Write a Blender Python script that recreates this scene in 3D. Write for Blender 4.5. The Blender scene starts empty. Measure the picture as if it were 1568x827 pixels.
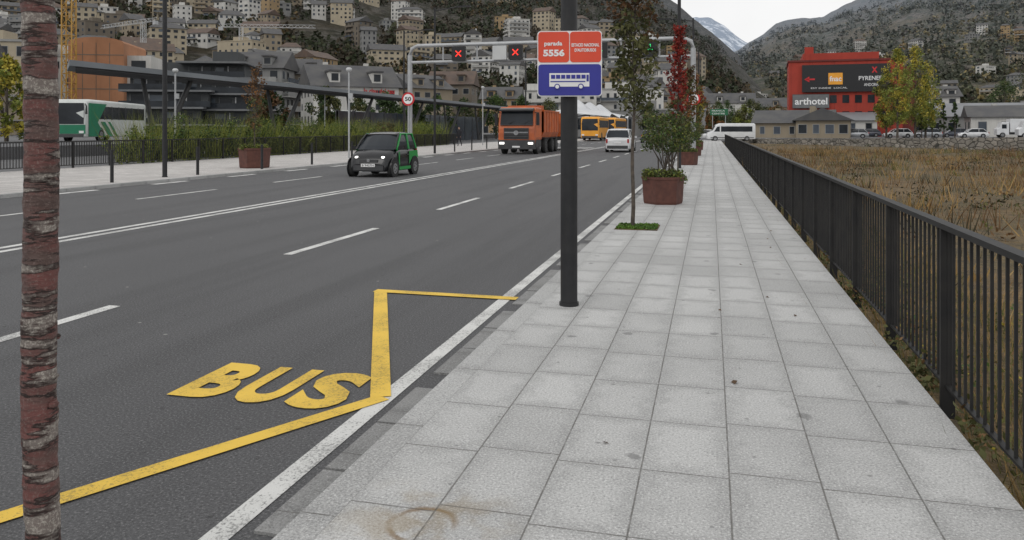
import bpy, math, random
import numpy as np
from mathutils import Matrix, Vector, noise as mn
random.seed(7); rng=np.random.default_rng(7)
sc=bpy.context.scene
R=math.radians
# ------------------------------------------------------------------ materials
class N:
    def __init__(s,name):
        s.m=bpy.data.materials.new(name); s.m.use_nodes=True
        s.t=s.m.node_tree; s.b=s.t.nodes['Principled BSDF']; s.pos=None
    def new(s,t,**k):
        n=s.t.nodes.new(t)
        for a,b in k.items(): setattr(n,a,b)
        return n
    def put(s,sock,v):
        if v is None: return
        if hasattr(v,'is_output') : s.t.links.new(v,sock)
        else:
            if isinstance(v,(tuple,list)) and len(v)==3 and sock.type=='RGBA': v=(*v,1)
            sock.default_value=v
    def math(s,op,a,b=None,c=None,clamp=False):
        n=s.new('ShaderNodeMath',operation=op); n.use_clamp=clamp
        s.put(n.inputs[0],a); s.put(n.inputs[1],b); s.put(n.inputs[2],c)
        return n.outputs[0]
    def position(s):
        if s.pos is None: s.pos=s.new('ShaderNodeNewGeometry').outputs['Position']
        return s.pos
    def scaled(s,v,sc_):
        n=s.new('ShaderNodeMapping'); s.put(n.inputs[0],v); n.inputs['Scale'].default_value=sc_; return n.outputs[0]
    def noise(s,scale,detail=3,vec=None,rough=.55):
        n=s.new('ShaderNodeTexNoise'); s.put(n.inputs['Vector'],vec or s.position()); n.inputs['Scale'].default_value=scale
        n.inputs['Detail'].default_value=detail; n.inputs['Roughness'].default_value=rough; return n.outputs[0]
    def voro(s,scale,vec=None,dim='3D'):
        n=s.new('ShaderNodeTexVoronoi'); n.voronoi_dimensions=dim; s.put(n.inputs['Vector'],vec or s.position()); n.inputs['Scale'].default_value=scale; return n
    def ss(s,v,a,b,x=0.,y=1.):
        n=s.new('ShaderNodeMapRange',interpolation_type='SMOOTHSTEP'); s.put(n.inputs[0],v)
        for i,q in enumerate((a,b,x,y)): n.inputs[i+1].default_value=q
        return n.outputs[0]
    def mix(s,f,a,b,mode='MIX'):
        n=s.new('ShaderNodeMix',data_type='RGBA',blend_type=mode); s.put(n.inputs[0],f)
        s.put(n.inputs[6],a); s.put(n.inputs[7],b); return n.outputs[2]
    def bump(s,h,st,dist):
        n=s.new('ShaderNodeBump'); n.inputs['Strength'].default_value=st; n.inputs['Distance'].default_value=dist
        s.put(n.inputs['Height'],h); s.t.links.new(n.outputs[0],s.b.inputs['Normal'])
    def fin(s,col,rough=.7,metal=0.,spec=None):
        s.put(s.b.inputs['Base Color'],col); s.put(s.b.inputs['Roughness'],rough); s.b.inputs['Metallic'].default_value=metal
        if spec is not None: s.b.inputs['Specular IOR Level'].default_value=spec
        return s.m
def M(name,c,c2=None,scale=4.,rough=.7,metal=0.,bump=0.,bs=30.,spec=None,bd=.01):
    n=N(name)
    if c2 is None: c2=tuple(x*.8 for x in c)
    col=n.mix(n.ss(n.noise(scale,5),.3,.7),c,c2)
    if bump: n.bump(n.noise(bs,4),bump,bd)
    return n.fin(col,rough,metal,spec)

def leafmat(name,c,c2):
    n=N(name); col=n.mix(n.ss(n.noise(3.,2),.35,.65),c,c2)
    return n.fin(col,.65,0,.2)

def asphalt_mat(name,base):
    n=N(name); p=n.position()
    big=n.noise(.35,4); st=n.noise(1.,4,n.scaled(p,(1.6,.07,1)))
    col=n.mix(n.ss(big,.3,.7),tuple(base*x for x in(.86,.86,.90)),tuple(base*x for x in(1.12,1.12,1.16)))
    col=n.mix(n.math('MULTIPLY',n.ss(st,.45,.68),.5),col,tuple(base*x for x in(.66,.66,.69)))
    sp=n.noise(70,4,rough=.75); col=n.mix(n.math('MULTIPLY',n.ss(sp,.52,.68),.85),col,tuple(base*x for x in(2.6,2.6,2.6)))
    col=n.mix(n.math('MULTIPLY',n.ss(sp,.48,.33),.8),col,(base*.28,)*3)
    v=n.voro(.45,None,'2D'); col=n.mix(n.ss(n.math('ADD',v.outputs['Distance'],n.math('MULTIPLY',n.noise(30,3),.012)),.016,.010,0,.8),col,(.32,.32,.30))
    v=n.voro(1.6,None,'2D'); col=n.mix(n.ss(n.math('ADD',v.outputs['Distance'],n.math('MULTIPLY',n.noise(20,3),.06)),.06,.045,0,.5),col,(base*.3,)*3)
    n.bump(n.noise(120,4,rough=.7),.7,.01)
    return n.fin(col,n.ss(big,.2,.8,.7,.9),0,.35)

def paving_mat(name,sx,sy,ox,base,warm=1.,stains=True):
    n=N(name); p=n.position(); se=n.new('ShaderNodeSeparateXYZ'); n.put(se.inputs[0],p)
    x=n.math('DIVIDE',n.math('ADD',se.outputs[0],ox),sx)
    cx=n.math('FLOOR',x)
    wn0=n.new('ShaderNodeTexWhiteNoise',noise_dimensions='1D'); n.put(wn0.inputs['W'],cx)
    y=n.math('ADD',n.math('DIVIDE',se.outputs[1],sy),n.math('MULTIPLY',n.math('ROUND',wn0.outputs[0]),.10))
    cy=n.math('FLOOR',y); fx=n.math('FRACT',x); fy=n.math('FRACT',y)
    ex=n.math('MULTIPLY',n.math('MINIMUM',fx,n.math('SUBTRACT',1.,fx)),sx)
    ey=n.math('MULTIPLY',n.math('MINIMUM',fy,n.math('SUBTRACT',1.,fy)),sy)
    e=n.math('MINIMUM',ex,ey)
    cmb=n.new('ShaderNodeCombineXYZ'); n.put(cmb.inputs[0],cx); n.put(cmb.inputs[1],cy)
    wn=n.new('ShaderNodeTexWhiteNoise'); n.put(wn.inputs['Vector'],cmb.outputs[0])
    b=base; A=(b*warm,b,b*.985/warm**.5)
    col=n.mix(wn.outputs[0],tuple(a*.86 for a in A),tuple(a*1.09 for a in A))
    nz=n.noise(9,6,rough=.65); eg=n.math('ADD',e,n.math('MULTIPLY',n.math('SUBTRACT',nz,.5),.34))
    col=n.mix(n.ss(eg,-.01,.13,.55,0),col,tuple(a*.6 for a in A))
    col=n.mix(n.ss(n.noise(.7,6),.42,.70,0,.45),col,tuple(a*.62 for a in A))
    sp=n.noise(85,5,rough=.8)
    col=n.mix(n.ss(sp,.5,.64,0,.8),col,tuple(a*.42 for a in A))
    col=n.mix(n.ss(sp,.48,.36,0,.75),col,tuple(min(a*1.6,.78) for a in A))
    if stains:
        for sc_,th,st in((.85,.085,.6),(2.1,.075,.6)):
            v=n.voro(sc_,None,'2D'); w=n.math('ADD',v.outputs['Distance'],n.math('MULTIPLY',n.noise(14,4),.09))
            col=n.mix(n.ss(w,th,th-.022,0,st),col,tuple(a*.30 for a in A))
        vs=n.new('ShaderNodeVectorMath',operation='DISTANCE'); n.put(vs.inputs[0],p); vs.inputs[1].default_value=(-1.13,2.92,0)
        dd=n.math('ADD',vs.outputs['Value'],n.math('MULTIPLY',n.noise(9,4),.05))
        ring=n.math('MULTIPLY',n.ss(dd,.14,.155),n.ss(dd,.185,.16))
        col=n.mix(n.math('MULTIPLY',n.math('MULTIPLY',ring,n.ss(n.noise(3.3,2),.32,.55)),.8),col,(.17,.10,.04))
        halo=n.math('MULTIPLY',n.ss(dd,.55,.1),n.ss(n.noise(5,3),.42,.62))
        col=n.mix(n.math('MULTIPLY',halo,.45),col,(.24,.17,.07))
    j=n.ss(e,.002,.0055,1,0)
    col=n.mix(n.math('MULTIPLY',j,n.ss(nz,.3,.6,.4,.8)),col,(.085,.08,.07))
    n.bump(n.math('SUBTRACT',n.math('MULTIPLY',sp,.3),j),.4,.007)
    return n.fin(col,.75,0,.35)

def paint_mat(name,c,under,wear=.62):
    n=N(name); a=n.noise(60,6,rough=.78); b_=n.noise(2.3,4)
    w=n.math('ADD',n.math('MULTIPLY',a,.8),n.math('MULTIPLY',b_,.35))
    col=n.mix(n.ss(w,wear,wear+.05,0,.85),c,under)
    col=n.mix(n.ss(b_,.35,.7,0,.45),col,tuple(x*.62 for x in c))
    n.bump(n.noise(120,4,rough=.7),.7,.008)
    return n.fin(col,.7)

m_asph=asphalt_mat('asphalt',.094); m_asph2=asphalt_mat('yard_asphalt',.12)
m_pave=paving_mat('granite_paving',.4,.62,1.52,.46)
m_pave2=paving_mat('pale_paving',.6,.6,0,.48,1.05,False)
m_kerb=paving_mat('kerb_granite',10,1.0,3,.40,1,False)
m_gut=paving_mat('gutter_stone',10,.62,3,.24,1,False)
m_white=paint_mat('white_road_paint',(.66,.66,.64),(.12,.12,.12),.59)
m_yel=paint_mat('yellow_road_paint',(.80,.53,.07),(.25,.18,.06),.615)
m_black=M('black_steel',(.014,.015,.017),(.022,.022,.024),9,.5,0,.1,60,spec=.4)
m_rail=M('railing_paint',(.016,.016,.017),(.026,.025,.024),6,.6,0,spec=.3)
m_grey=M('galvanised_steel',(.42,.43,.44),(.36,.37,.38),3,.45,.3)
m_lgrey=M('light_grey_metal',(.55,.56,.56),(.48,.49,.5),1,.5,.1)
m_trim=M('facade_trim',(.32,.32,.31),(.26,.26,.25),1,.7)
m_trimd=M('facade_trim_dark',(.16,.165,.17),(.12,.125,.13),1,.7)
m_dk=M('dark_metal',(.04,.042,.045),(.06,.06,.062),2,.5)
m_corten=M('corten_steel',(.12,.045,.032),(.08,.03,.022),7,.75,0,.2,50)
m_glass=M('window_glass',(.015,.018,.022),(.03,.035,.042),.5,.15,spec=.22)
m_glassw=M('window_glass_light',(.09,.11,.13),(.05,.06,.08),.3,.2,spec=.4)
m_rub=M('tyre_rubber',(.018,.018,.018),(.03,.03,.03),10,.85)
m_rim=M('wheel_rim',(.35,.36,.37),(.25,.25,.26),9,.35,.6)
m_cblack=M('car_paint_black',(.010,.011,.013),(.016,.016,.018),2,.22,spec=.45)
m_cgreen=M('car_paint_green',(.015,.28,.055),(.015,.24,.05),2,.3,spec=.4)
m_cwhite=M('car_paint_white',(.72,.73,.74),(.62,.63,.64),1.5,.25)
m_csil=M('car_paint_silver',(.4,.42,.44),(.33,.34,.36),1.5,.25,.3)
m_cred=M('car_paint_dark',(.06,.07,.09),(.05,.05,.07),1.5,.25)
m_or=M('truck_orange',(.62,.14,.03),(.38,.09,.03),1.3,.45)
m_or2=M('bus_orange',(.85,.38,.03),(.75,.32,.03),1.3,.35)
m_bgreen=M('coach_green',(.01,.20,.10),(.01,.16,.08),1.,.3)
m_bwhite=M('coach_white',(.62,.64,.62),(.52,.55,.53),1.,.35)
n=N('headlamp'); n.b.inputs['Emission Color'].default_value=(1,.97,.9,1); n.b.inputs['Emission Strength'].default_value=2.5; m_head=n.fin((.9,.9,.9),.2)
n=N('signal_red'); n.b.inputs['Emission Color'].default_value=(1,.04,.02,1); n.b.inputs['Emission Strength'].default_value=1.2; m_sred=n.fin((.6,.02,.02),.4)
n=N('signal_green'); n.b.inputs['Emission Color'].default_value=(.03,1,.3,1); n.b.inputs['Emission Strength'].default_value=.7; m_sgreen=n.fin((.02,.5,.1),.4)
m_tail=M('tail_lamp',(.4,.015,.012),(.3,.01,.01),4,.25)
m_sred2=M('sign_red',(.72,.075,.03),(.66,.065,.028),3,.4)
m_sblue=M('sign_blue',(.03,.035,.30),(.028,.03,.26),3,.4)
m_swhite=M('sign_white',(.8,.8,.8),(.74,.74,.74),3,.4)
m_red3=M('red_border',(.6,.02,.025),None,3,.4)
m_hgreen=M('highway_green',(.01,.13,.05),None,3,.5)
L_green=leafmat('leaf_green',(.075,.12,.03),(.045,.075,.02)); L_dark=leafmat('leaf_dark',(.026,.046,.015),(.038,.06,.022))
L_yel=leafmat('leaf_yellow',(.42,.34,.05),(.30,.26,.045)); L_yg=leafmat('leaf_yellowgreen',(.22,.24,.045),(.14,.17,.04))
L_red=leafmat('leaf_red',(.26,.03,.02),(.15,.022,.016)); L_brn=leafmat('leaf_brown',(.13,.07,.035),(.08,.048,.024))
L_ora=leafmat('leaf_orange',(.22,.10,.03),(.15,.075,.03)); L_oliv=leafmat('leaf_olive',(.10,.10,.035),(.065,.07,.028))
G_straw=leafmat('grass_straw',(.38,.25,.10),(.29,.185,.07)); G_brn=leafmat('grass_brown',(.19,.11,.05),(.13,.075,.034))
G_oliv=leafmat('grass_olive',(.16,.155,.05),(.10,.105,.034)); G_dk=leafmat('grass_dark',(.055,.045,.024),(.038,.035,.018))
m_bark=M('bark',(.11,.09,.072),(.055,.045,.038),14,.9,0,.5,60)
# ------------------------------------------------------------------ mesh builder
class MB:
    def __init__(s): s.v=[];s.f=[];s.mi=[];s.sm=[];s.mats=[];s.T=Matrix.Identity(4);s.n=0
    def mid(s,m):
        if m not in s.mats: s.mats.append(m)
        return s.mats.index(m)
    def add(s,vs,fs,m,smooth=False):
        b=s.n; T=s.T
        for p in vs: s.v.append(tuple(T@Vector(p)))
        s.n+=len(vs); k=s.mid(m)
        for f in fs: s.f.append(tuple(i+b for i in f)); s.mi.append(k); s.sm.append(smooth)
    def arr(s,V,k,nper,m):
        b=s.n; s.v.extend(map(tuple,V.tolist())); n_=len(V)//nper; s.n+=len(V)
        F=(np.arange(n_*nper).reshape(n_,nper)+b).tolist(); s.f.extend(F)
        k=s.mid(m); s.mi.extend([k]*n_); s.sm.extend([False]*n_)
    def box(s,c,d,m,rz=0,rx=0,ry=0):
        x,y,z=[q/2 for q in d]
        Q=Matrix.Translation(c)@Matrix.Rotation(rz,4,'Z')@Matrix.Rotation(ry,4,'Y')@Matrix.Rotation(rx,4,'X')
        vs=[Q@Vector(p) for p in((-x,-y,-z),(x,-y,-z),(x,y,-z),(-x,y,-z),(-x,-y,z),(x,-y,z),(x,y,z),(-x,y,z))]
        s.add(vs,[(0,3,2,1),(4,5,6,7),(0,1,5,4),(1,2,6,5),(2,3,7,6),(3,0,4,7)],m)
    def b2(s,x0,x1,y0,y1,z0,z1,m): s.box(((x0+x1)/2,(y0+y1)/2,(z0+z1)/2),(abs(x1-x0),abs(y1-y0),abs(z1-z0)),m)
    def tube(s,pts,rad,m,seg=10,caps=True,smooth=True):
        if not isinstance(rad,(list,tuple)): rad=[rad]*len(pts)
        pts=[Vector(p) for p in pts]; rings=[]
        for i,p in enumerate(pts):
            d=(pts[min(i+1,len(pts)-1)]-pts[max(i-1,0)]).normalized()
            a=d.cross(Vector((0,0,1)) if abs(d.z)<.9 else Vector((0,1,0))).normalized(); b=d.cross(a).normalized()
            rings.append([p+(a*math.cos(t)+b*math.sin(t))*rad[i] for t in [2*math.pi*k/seg for k in range(seg)]])
        s.loft(rings,m,caps,smooth)
    def loft(s,rings,m,caps=True,smooth=False):
        k=len(rings[0]); vs=[p for r in rings for p in r]; fs=[]
        for i in range(len(rings)-1):
            for j in range(k):
                a=i*k+j;b=i*k+(j+1)%k; fs.append((a,b,b+k,a+k))
        s.add(vs,fs,m,smooth)
        if caps:
            s.add(rings[0],[tuple(range(k))[::-1]],m); s.add(rings[-1],[tuple(range(k))],m)
    def disc(s,c,r,ax,th,m,seg=24):
        c=Vector(c); a=Vector(ax).normalized(); s.tube([c-a*th/2,c+a*th/2],r,m,seg,True,False)
    def quad(s,p,m): s.add(p,[tuple(range(len(p)))],m)
    def sph(s,c,r,m,seg=12,sc_=(1,1,1)):
        rings=[]
        for i in range(1,seg//2):
            t=math.pi*i/(seg//2)-math.pi/2
            rings.append([(c[0]+r*sc_[0]*math.cos(t)*math.cos(a),c[1]+r*sc_[1]*math.cos(t)*math.sin(a),c[2]+r*sc_[2]*math.sin(t)) for a in [2*math.pi*k/seg for k in range(seg)]])
        s.loft(rings,m,True,True)
    def leaves(s,cs,rad,n_,size,m,flat=1.):
        if len(cs)==0: return
        cs=np.array(cs,float); c=np.repeat(cs,n_,0); k=len(c)
        d=rng.normal(size=(k,3)); d/=np.linalg.norm(d,axis=1)[:,None]; rr=rng.random(k)**.5
        rad=np.repeat(np.broadcast_to(np.array(rad,float),(len(cs),)) ,n_)
        p=c+d*(rr*rad)[:,None]*np.array([1,1,flat])
        s.cards(p,size,m)
    def cards(s,p,size,m):
        k=len(p); u=rng.normal(size=(k,3)); u/=np.linalg.norm(u,axis=1)[:,None]
        w=rng.normal(size=(k,3)); w=np.cross(u,w); w/=np.linalg.norm(w,axis=1)[:,None]
        sz=(size*(.6+.8*rng.random(k)))[:,None]*.5
        V=np.stack([p-u*sz,p+w*sz*.6,p+u*sz,p-w*sz*.6],1).reshape(-1,3)
        s.arr(V,0,4,m)
    def text(s,body,o,u,v,w,h,m,off=0.0):
        cu=bpy.data.curves.new('t','FONT'); cu.body=body; cu.offset=off; cu.resolution_u=4
        ob=bpy.data.objects.new('t',cu); sc.collection.objects.link(ob)
        dg=bpy.context.evaluated_depsgraph_get(); me=bpy.data.meshes.new_from_object(ob.evaluated_get(dg))
        P=np.array([tuple(q.co) for q in me.vertices]); mnn=P.min(0); mx=P.max(0)
        o=Vector(o);u=Vector(u);v=Vector(v)
        vs=[o+u*((q[0]-mnn[0])/(mx[0]-mnn[0])*w)+v*((q[1]-mnn[1])/(mx[1]-mnn[1])*h) for q in P]
        s.add(vs,[tuple(pl.vertices) for pl in me.polygons],m)
        bpy.data.objects.remove(ob); bpy.data.curves.remove(cu); bpy.data.meshes.remove(me)
    def fin(s,name,loc=(0,0,0),rz=0,parent=None):
        me=bpy.data.meshes.new(name); me.from_pydata(s.v,[],s.f)
        for m in s.mats: me.materials.append(m)
        me.polygons.foreach_set('material_index',s.mi); me.polygons.foreach_set('use_smooth',s.sm); me.update()
        ob=bpy.data.objects.new(name,me); ob.location=loc; ob.rotation_euler=(0,0,rz); sc.collection.objects.link(ob)
        if parent: ob.parent=parent
        return ob
def empty(name,loc,rz=0):
    e=bpy.data.objects.new(name,None); e.location=loc; e.rotation_euler=(0,0,rz); e.empty_display_size=.3; sc.collection.objects.link(e); return e
FL=1219.
def image_to_world(u,d):  # image pixel offset from the vanishing point, with a depth, to world position
    X=u*d/FL; return X,(d+X*.2504)/.968
# ------------------------------------------------------------------ camera / light
cam=bpy.data.cameras.new('camera'); co=bpy.data.objects.new('camera',cam); sc.collection.objects.link(co); sc.camera=co
co.location=(0,0,1.6); co.rotation_euler=(R(90),0,R(14.5)); cam.sensor_width=36; cam.lens=27.09; cam.shift_y=-.138
cam.clip_start=.05; cam.clip_end=20000
w=bpy.data.worlds.new('World'); sc.world=w; w.use_nodes=True; t=w.node_tree; bg=t.nodes['Background']
sky=t.nodes.new('ShaderNodeTexSky'); sky.sky_type='NISHITA'; sky.sun_disc=False; sky.sun_elevation=R(42); sky.sun_rotation=R(200); sky.air_density=1; sky.dust_density=3
hs=t.nodes.new('ShaderNodeHueSaturation'); hs.inputs['Saturation'].default_value=.1; t.links.new(sky.outputs[0],hs.inputs['Color'])
nz=t.nodes.new('ShaderNodeTexNoise'); nz.inputs['Scale'].default_value=2.5; nz.inputs['Detail'].default_value=5
mr=t.nodes.new('ShaderNodeMapRange'); mr.inputs[1].default_value=.3; mr.inputs[2].default_value=.7; mr.inputs[3].default_value=8.2; mr.inputs[4].default_value=9.8
t.links.new(nz.outputs[0],mr.inputs[0])
cl=t.nodes.new('ShaderNodeCombineColor'); 
for i in range(3): t.links.new(mr.outputs[0],cl.inputs[i])
mx=t.nodes.new('ShaderNodeMix'); mx.data_type='RGBA'; mx.inputs[0].default_value=.9
t.links.new(hs.outputs[0],mx.inputs[6]); t.links.new(cl.outputs[0],mx.inputs[7]); t.links.new(mx.outputs[2],bg.inputs[0]); bg.inputs[1].default_value=.11
sl=bpy.data.lights.new('sun','SUN'); sl.energy=.5; sl.angle=R(25); sl.color=(1,.97,.93); so=bpy.data.objects.new('sun',sl); sc.collection.objects.link(so)
az=R(200); el=R(42); dirv=Vector((math.sin(az)*math.cos(el),math.cos(az)*math.cos(el),math.sin(el)))
so.rotation_euler=dirv.to_track_quat('Z','Y').to_euler()
sc.view_settings.view_transform='Standard'; sc.view_settings.look='None'; sc.view_settings.exposure=0
# ------------------------------------------------------------------ ground, road, pavements
ZR=-.10
def gh(x,y):
    if x>-1.: 
        q=.16*mn.noise(Vector((x*.15,y*.15,0)))+.10*mn.noise(Vector((x*.6,y*.6,4)))
        return -.95+q+max(0,min(1,(2.6-x)/1.2))*.35
    return -.35
gb=MB(); rs=[0.5]; 
while rs[-1]<420: rs.append(rs[-1]*1.06)
rs+= [600,900,1500,3000,7000,12000]; na=200; rings=[]
for r in rs:
    rings.append([(r*math.sin(a),r*math.cos(a),gh(r*math.sin(a),r*math.cos(a)) if r<130 else -.35) for a in [2*math.pi*k/na for k in range(na)]])
n=N('dry_soil'); c=n.mix(n.ss(n.noise(.25,6),.38,.62),(.16,.105,.048),(.085,.07,.03)); c=n.mix(n.ss(n.noise(2.5,6,rough=.7),.4,.65,0,.8),c,(.045,.036,.02)); c=n.mix(n.ss(n.noise(14,4,rough=.7),.5,.7,0,.6),c,(.26,.18,.08)); n.bump(n.noise(6,6),1,.15); m_soil=n.fin(c,.95)
gb.loft(rings,m_soil,True,True); gb.fin('ground')
b=MB(); b.b2(-16.72,-1.62,-12,330,-1.2,ZR,m_asph); b.fin('road')
b=MB(); b.b2(-1.5,1.27,-8,112,-1.6,0,m_pave); b.fin('pavement')
b=MB(); b.b2(-1.66,-1.503,-8,112,-1.5,-.002,m_kerb)
b.fin('kerb')
b=MB()
y=-8.
while y<110:
    for k in range(4):
        if k==3: b.b2(-1.86,-1.663,y+.01,y+.3,ZR-.03,ZR-.012,m_dk); b.b2(-1.70,-1.663,y+.03,y+.28,ZR-.011,ZR+.035,m_rub)
        else: b.b2(-1.86,-1.663,y+.01,y+.61,ZR-.05,ZR+.012+.006*random.random(),m_gut)
        y+= .62 if k<3 else .31
b.fin('gutter')
b=MB(); b.b2(-25.4,-16.9,-12,120,-1.2,0,m_pave2); b.fin('pavement')
b=MB(); b.b2(-16.897,-16.724,-12,200,-1.2,-.003,m_kerb); b.fin('kerb')
b=MB(); b.b2(-110,-25.403,-12,200,-1.2,-.1,m_asph2); b.b2(-60,-16.9,120.01,330,-1.2,-.102,m_asph2); b.b2(-110,-37.5,20,180,-.2,.6,m_asph2); b.fin('bus_station_yard')
b=MB()
def sheet(x0,x1,y0,y1,m,z=ZR+.004): b.add([(x0,y0,z),(x1,y0,z),(x1,y1,z),(x0,y1,z)],[(0,1,2,3)],m)
sheet(-2.05,-1.93,-8,330,m_white)
for i in range(-2,45):
    sheet(-5.6,-5.47,3.35+i*5.95,6.2+i*5.95,m_white)
    sheet(-13.46,-13.34,15.7+i*6-12,18.8+i*6-12,m_white)
    sheet(-16.6,-16.35,1+i*1.9*2,2.6+i*1.9*2,m_white)
sheet(-9.56,-9.42,-8,330,m_white); sheet(-9.86,-9.72,-8,330,m_white)
for i in range(6): sheet(-16,-10.2,64+i*1.0,64.5+i*1.0,m_white)
b.fin('lane_markings')
b=MB()
def strip(p,q,wd,m,z=ZR+.0085):
    p=Vector((*p,0));q=Vector((*q,0));d=(q-p).normalized();nn=Vector((-d.y,d.x,0))*wd/2
    b.add([(p-nn)+Vector((0,0,z)),(q-nn)+Vector((0,0,z)),(q+nn)+Vector((0,0,z)),(p+nn)+Vector((0,0,z))],[(0,1,2,3)],m)
strip((-3.75,1.33),(-2.0,4.50),.115,m_yel)
strip((-2.02,4.50),(-3.34,7.44),.13,m_yel,ZR+.0095)
strip((-3.40,7.44),(-1.87,7.44),.13,m_yel,ZR+.0105)
for ch,x0,x1 in(('B',-3.36,-3.01),('U',-2.96,-2.62),('S',-2.57,-2.21)):
    b.text(ch,(x0,4.20,ZR+.0085),(1,0,0),(0,1,0),x1-x0,.69,m_yel,.045)
b.fin('bus_stop_marking')
# ------------------------------------------------------------------ railing right
b=MB()
y=-2.3
while y<84:
    b.b2(1.35,1.43,y-.012,y+.012,-.16,.99,m_rail); b.b2(1.27,1.35,y-.03,y+.03,-.15,-.09,m_rail); y+=1.5
b.b2(1.35,1.42,-2.4,84,.992,1.025,m_rail); b.b2(1.375,1.41,-2.4,84,.03,.045,m_rail)
y=-2.3
while y<84:
    y+=.107
    b.b2(1.386,1.401,y-.006,y+.006,.046,.990,m_rail)
b.fin('railing')
b=MB()
for (y0,y1) in((8,75),):
    y=y0
    while y<y1: b.b2(-25.3,-25.22,y-.03,y+.03,0.002,1.05,m_rail); y+=2
    b.b2(-25.29,-25.23,y0,y1,1.052,1.1,m_rail); b.b2(-25.28,-25.24,y0,y1,.1,.13,m_rail)
    y=y0
    while y<y1: y+=.13; b.b2(-25.275,-25.245,y-.008,y+.008,.131,1.05,m_rail)
b.fin('railing')
for i in range(14):
    y=11.3+i*3.95
    b=MB(); b.tube([(0,0,0),(0,0,.95)],.05,m_black,10); b.disc((0,0,.955),.055,(0,0,1),.03,m_black,10); b.fin('bollard',(-17.25,y,0))
# ------------------------------------------------------------------ lamp posts
def lamp(x,y,side,h=9.5,r=.077):
    b=MB(); b.tube([(0,0,0),(0,0,.03)],r+.012,m_black,20); b.tube([(0,0,.03),(0,0,4.5),(0,0,h)],[r,r*.97,r*.8],m_black,24)
    b.tube([(0,0,h-.2),(side*1.6,0,h)],.035,m_black,8); b.box((side*2.0,0,h+.01),(.9,.28,.08),m_black)
    return b.fin('street_lamp',(x,y,0))
lamp(-1.25,6.9,-1); lamp(-1.25,31.8,-1); lamp(-1.25,56.6,-1); lamp(-1.25,81,-1)
lamp(-17.5,21.8,1); lamp(-17.5,47.5,1); lamp(-17.5,73,1); lamp(-24,58,1); lamp(-17.5,98,1)
# bus stop sign
e=empty('bus_stop_sign',(-1.225,6.79,2.18),R(10))
b=MB()
def rrect(x0,x1,z0,z1,r,y,seg=6):
    pts=[]
    for cx,cz,a0 in((x1-r,z1-r,0),(x0+r,z1-r,90),(x0+r,z0+r,180),(x1-r,z0+r,270)):
        for i in range(seg+1):
            a=R(a0+90*i/seg); pts.append((cx+r*math.cos(a),y,cz+r*math.sin(a)))
    return pts
def plate(b,x0,x1,z0,z1,r,y0,y1,m): 
    A=rrect(x0,x1,z0,z1,r,y0)[::-1]; B=[(p[0],y1,p[2]) for p in A]; b.loft([A,B],m,True)
W=.287;H=.292
plate(b,-W,W,-H,H,.03,-.012,.012,m_swhite); b.fin('panel',(0,0,0),0,e)
b=MB()
plate(b,-W+.008,-.004,.012,H-.008,.028,-.016,-.0125,m_sred2); plate(b,.004,W-.008,.012,H-.008,.028,-.016,-.0125,m_sred2)
plate(b,-W+.008,W-.008,-H+.008,-.006,.028,-.016,-.0125,m_sblue)
b.fin('colour_fields',(0,0,0),0,e)
b=MB(); U=(1,0,0);V=(0,0,1); yy=-.0185
b.text('parada',(-.225,yy,.150),U,V,.16,.05,m_swhite,.03); b.text('5556',(-.235,yy,.065),U,V,.19,.062,m_swhite,.045)
b.text('ESTACIO NACIONAL',(.018,yy,.15),U,V,.245,.030,m_swhite,.03); b.text("D'AUTOBUSOS",(.045,yy,.105),U,V,.19,.030,m_swhite,.03)
def pq(x0,x1,z0,z1,m,y=yy): b.add([(x0,y,z0),(x1,y,z0),(x1,y,z1),(x0,y,z1)],[(0,1,2,3)],m)
pq(-.18,.175,-.205,-.085,m_swhite)
for i in range(7): pq(-.165+i*.045,-.128+i*.045,-.135,-.1,m_sblue,yy-.002)
pq(.15,.17,-.16,-.1,m_sblue,yy-.002); pq(-.17,.14,-.165,-.155,m_sblue,yy-.002)
for x in(-.11,.10): b.disc((x,yy-.004,-.205),.026,(0,1,0),.002,m_sblue,16); b.disc((x,yy-.007,-.205),.017,(0,1,0),.002,m_swhite,16)
b.fin('lettering',(0,0,0),0,e)
b=MB(); 
for z in(.18,-.18): b.box((-.03,.06,z),(.2,.1,.03),m_grey); b.disc((.07,.09,z),.02,(1,0,0),.03,m_grey,8)
b.fin('clamps',(0,0,0),0,e)
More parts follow.
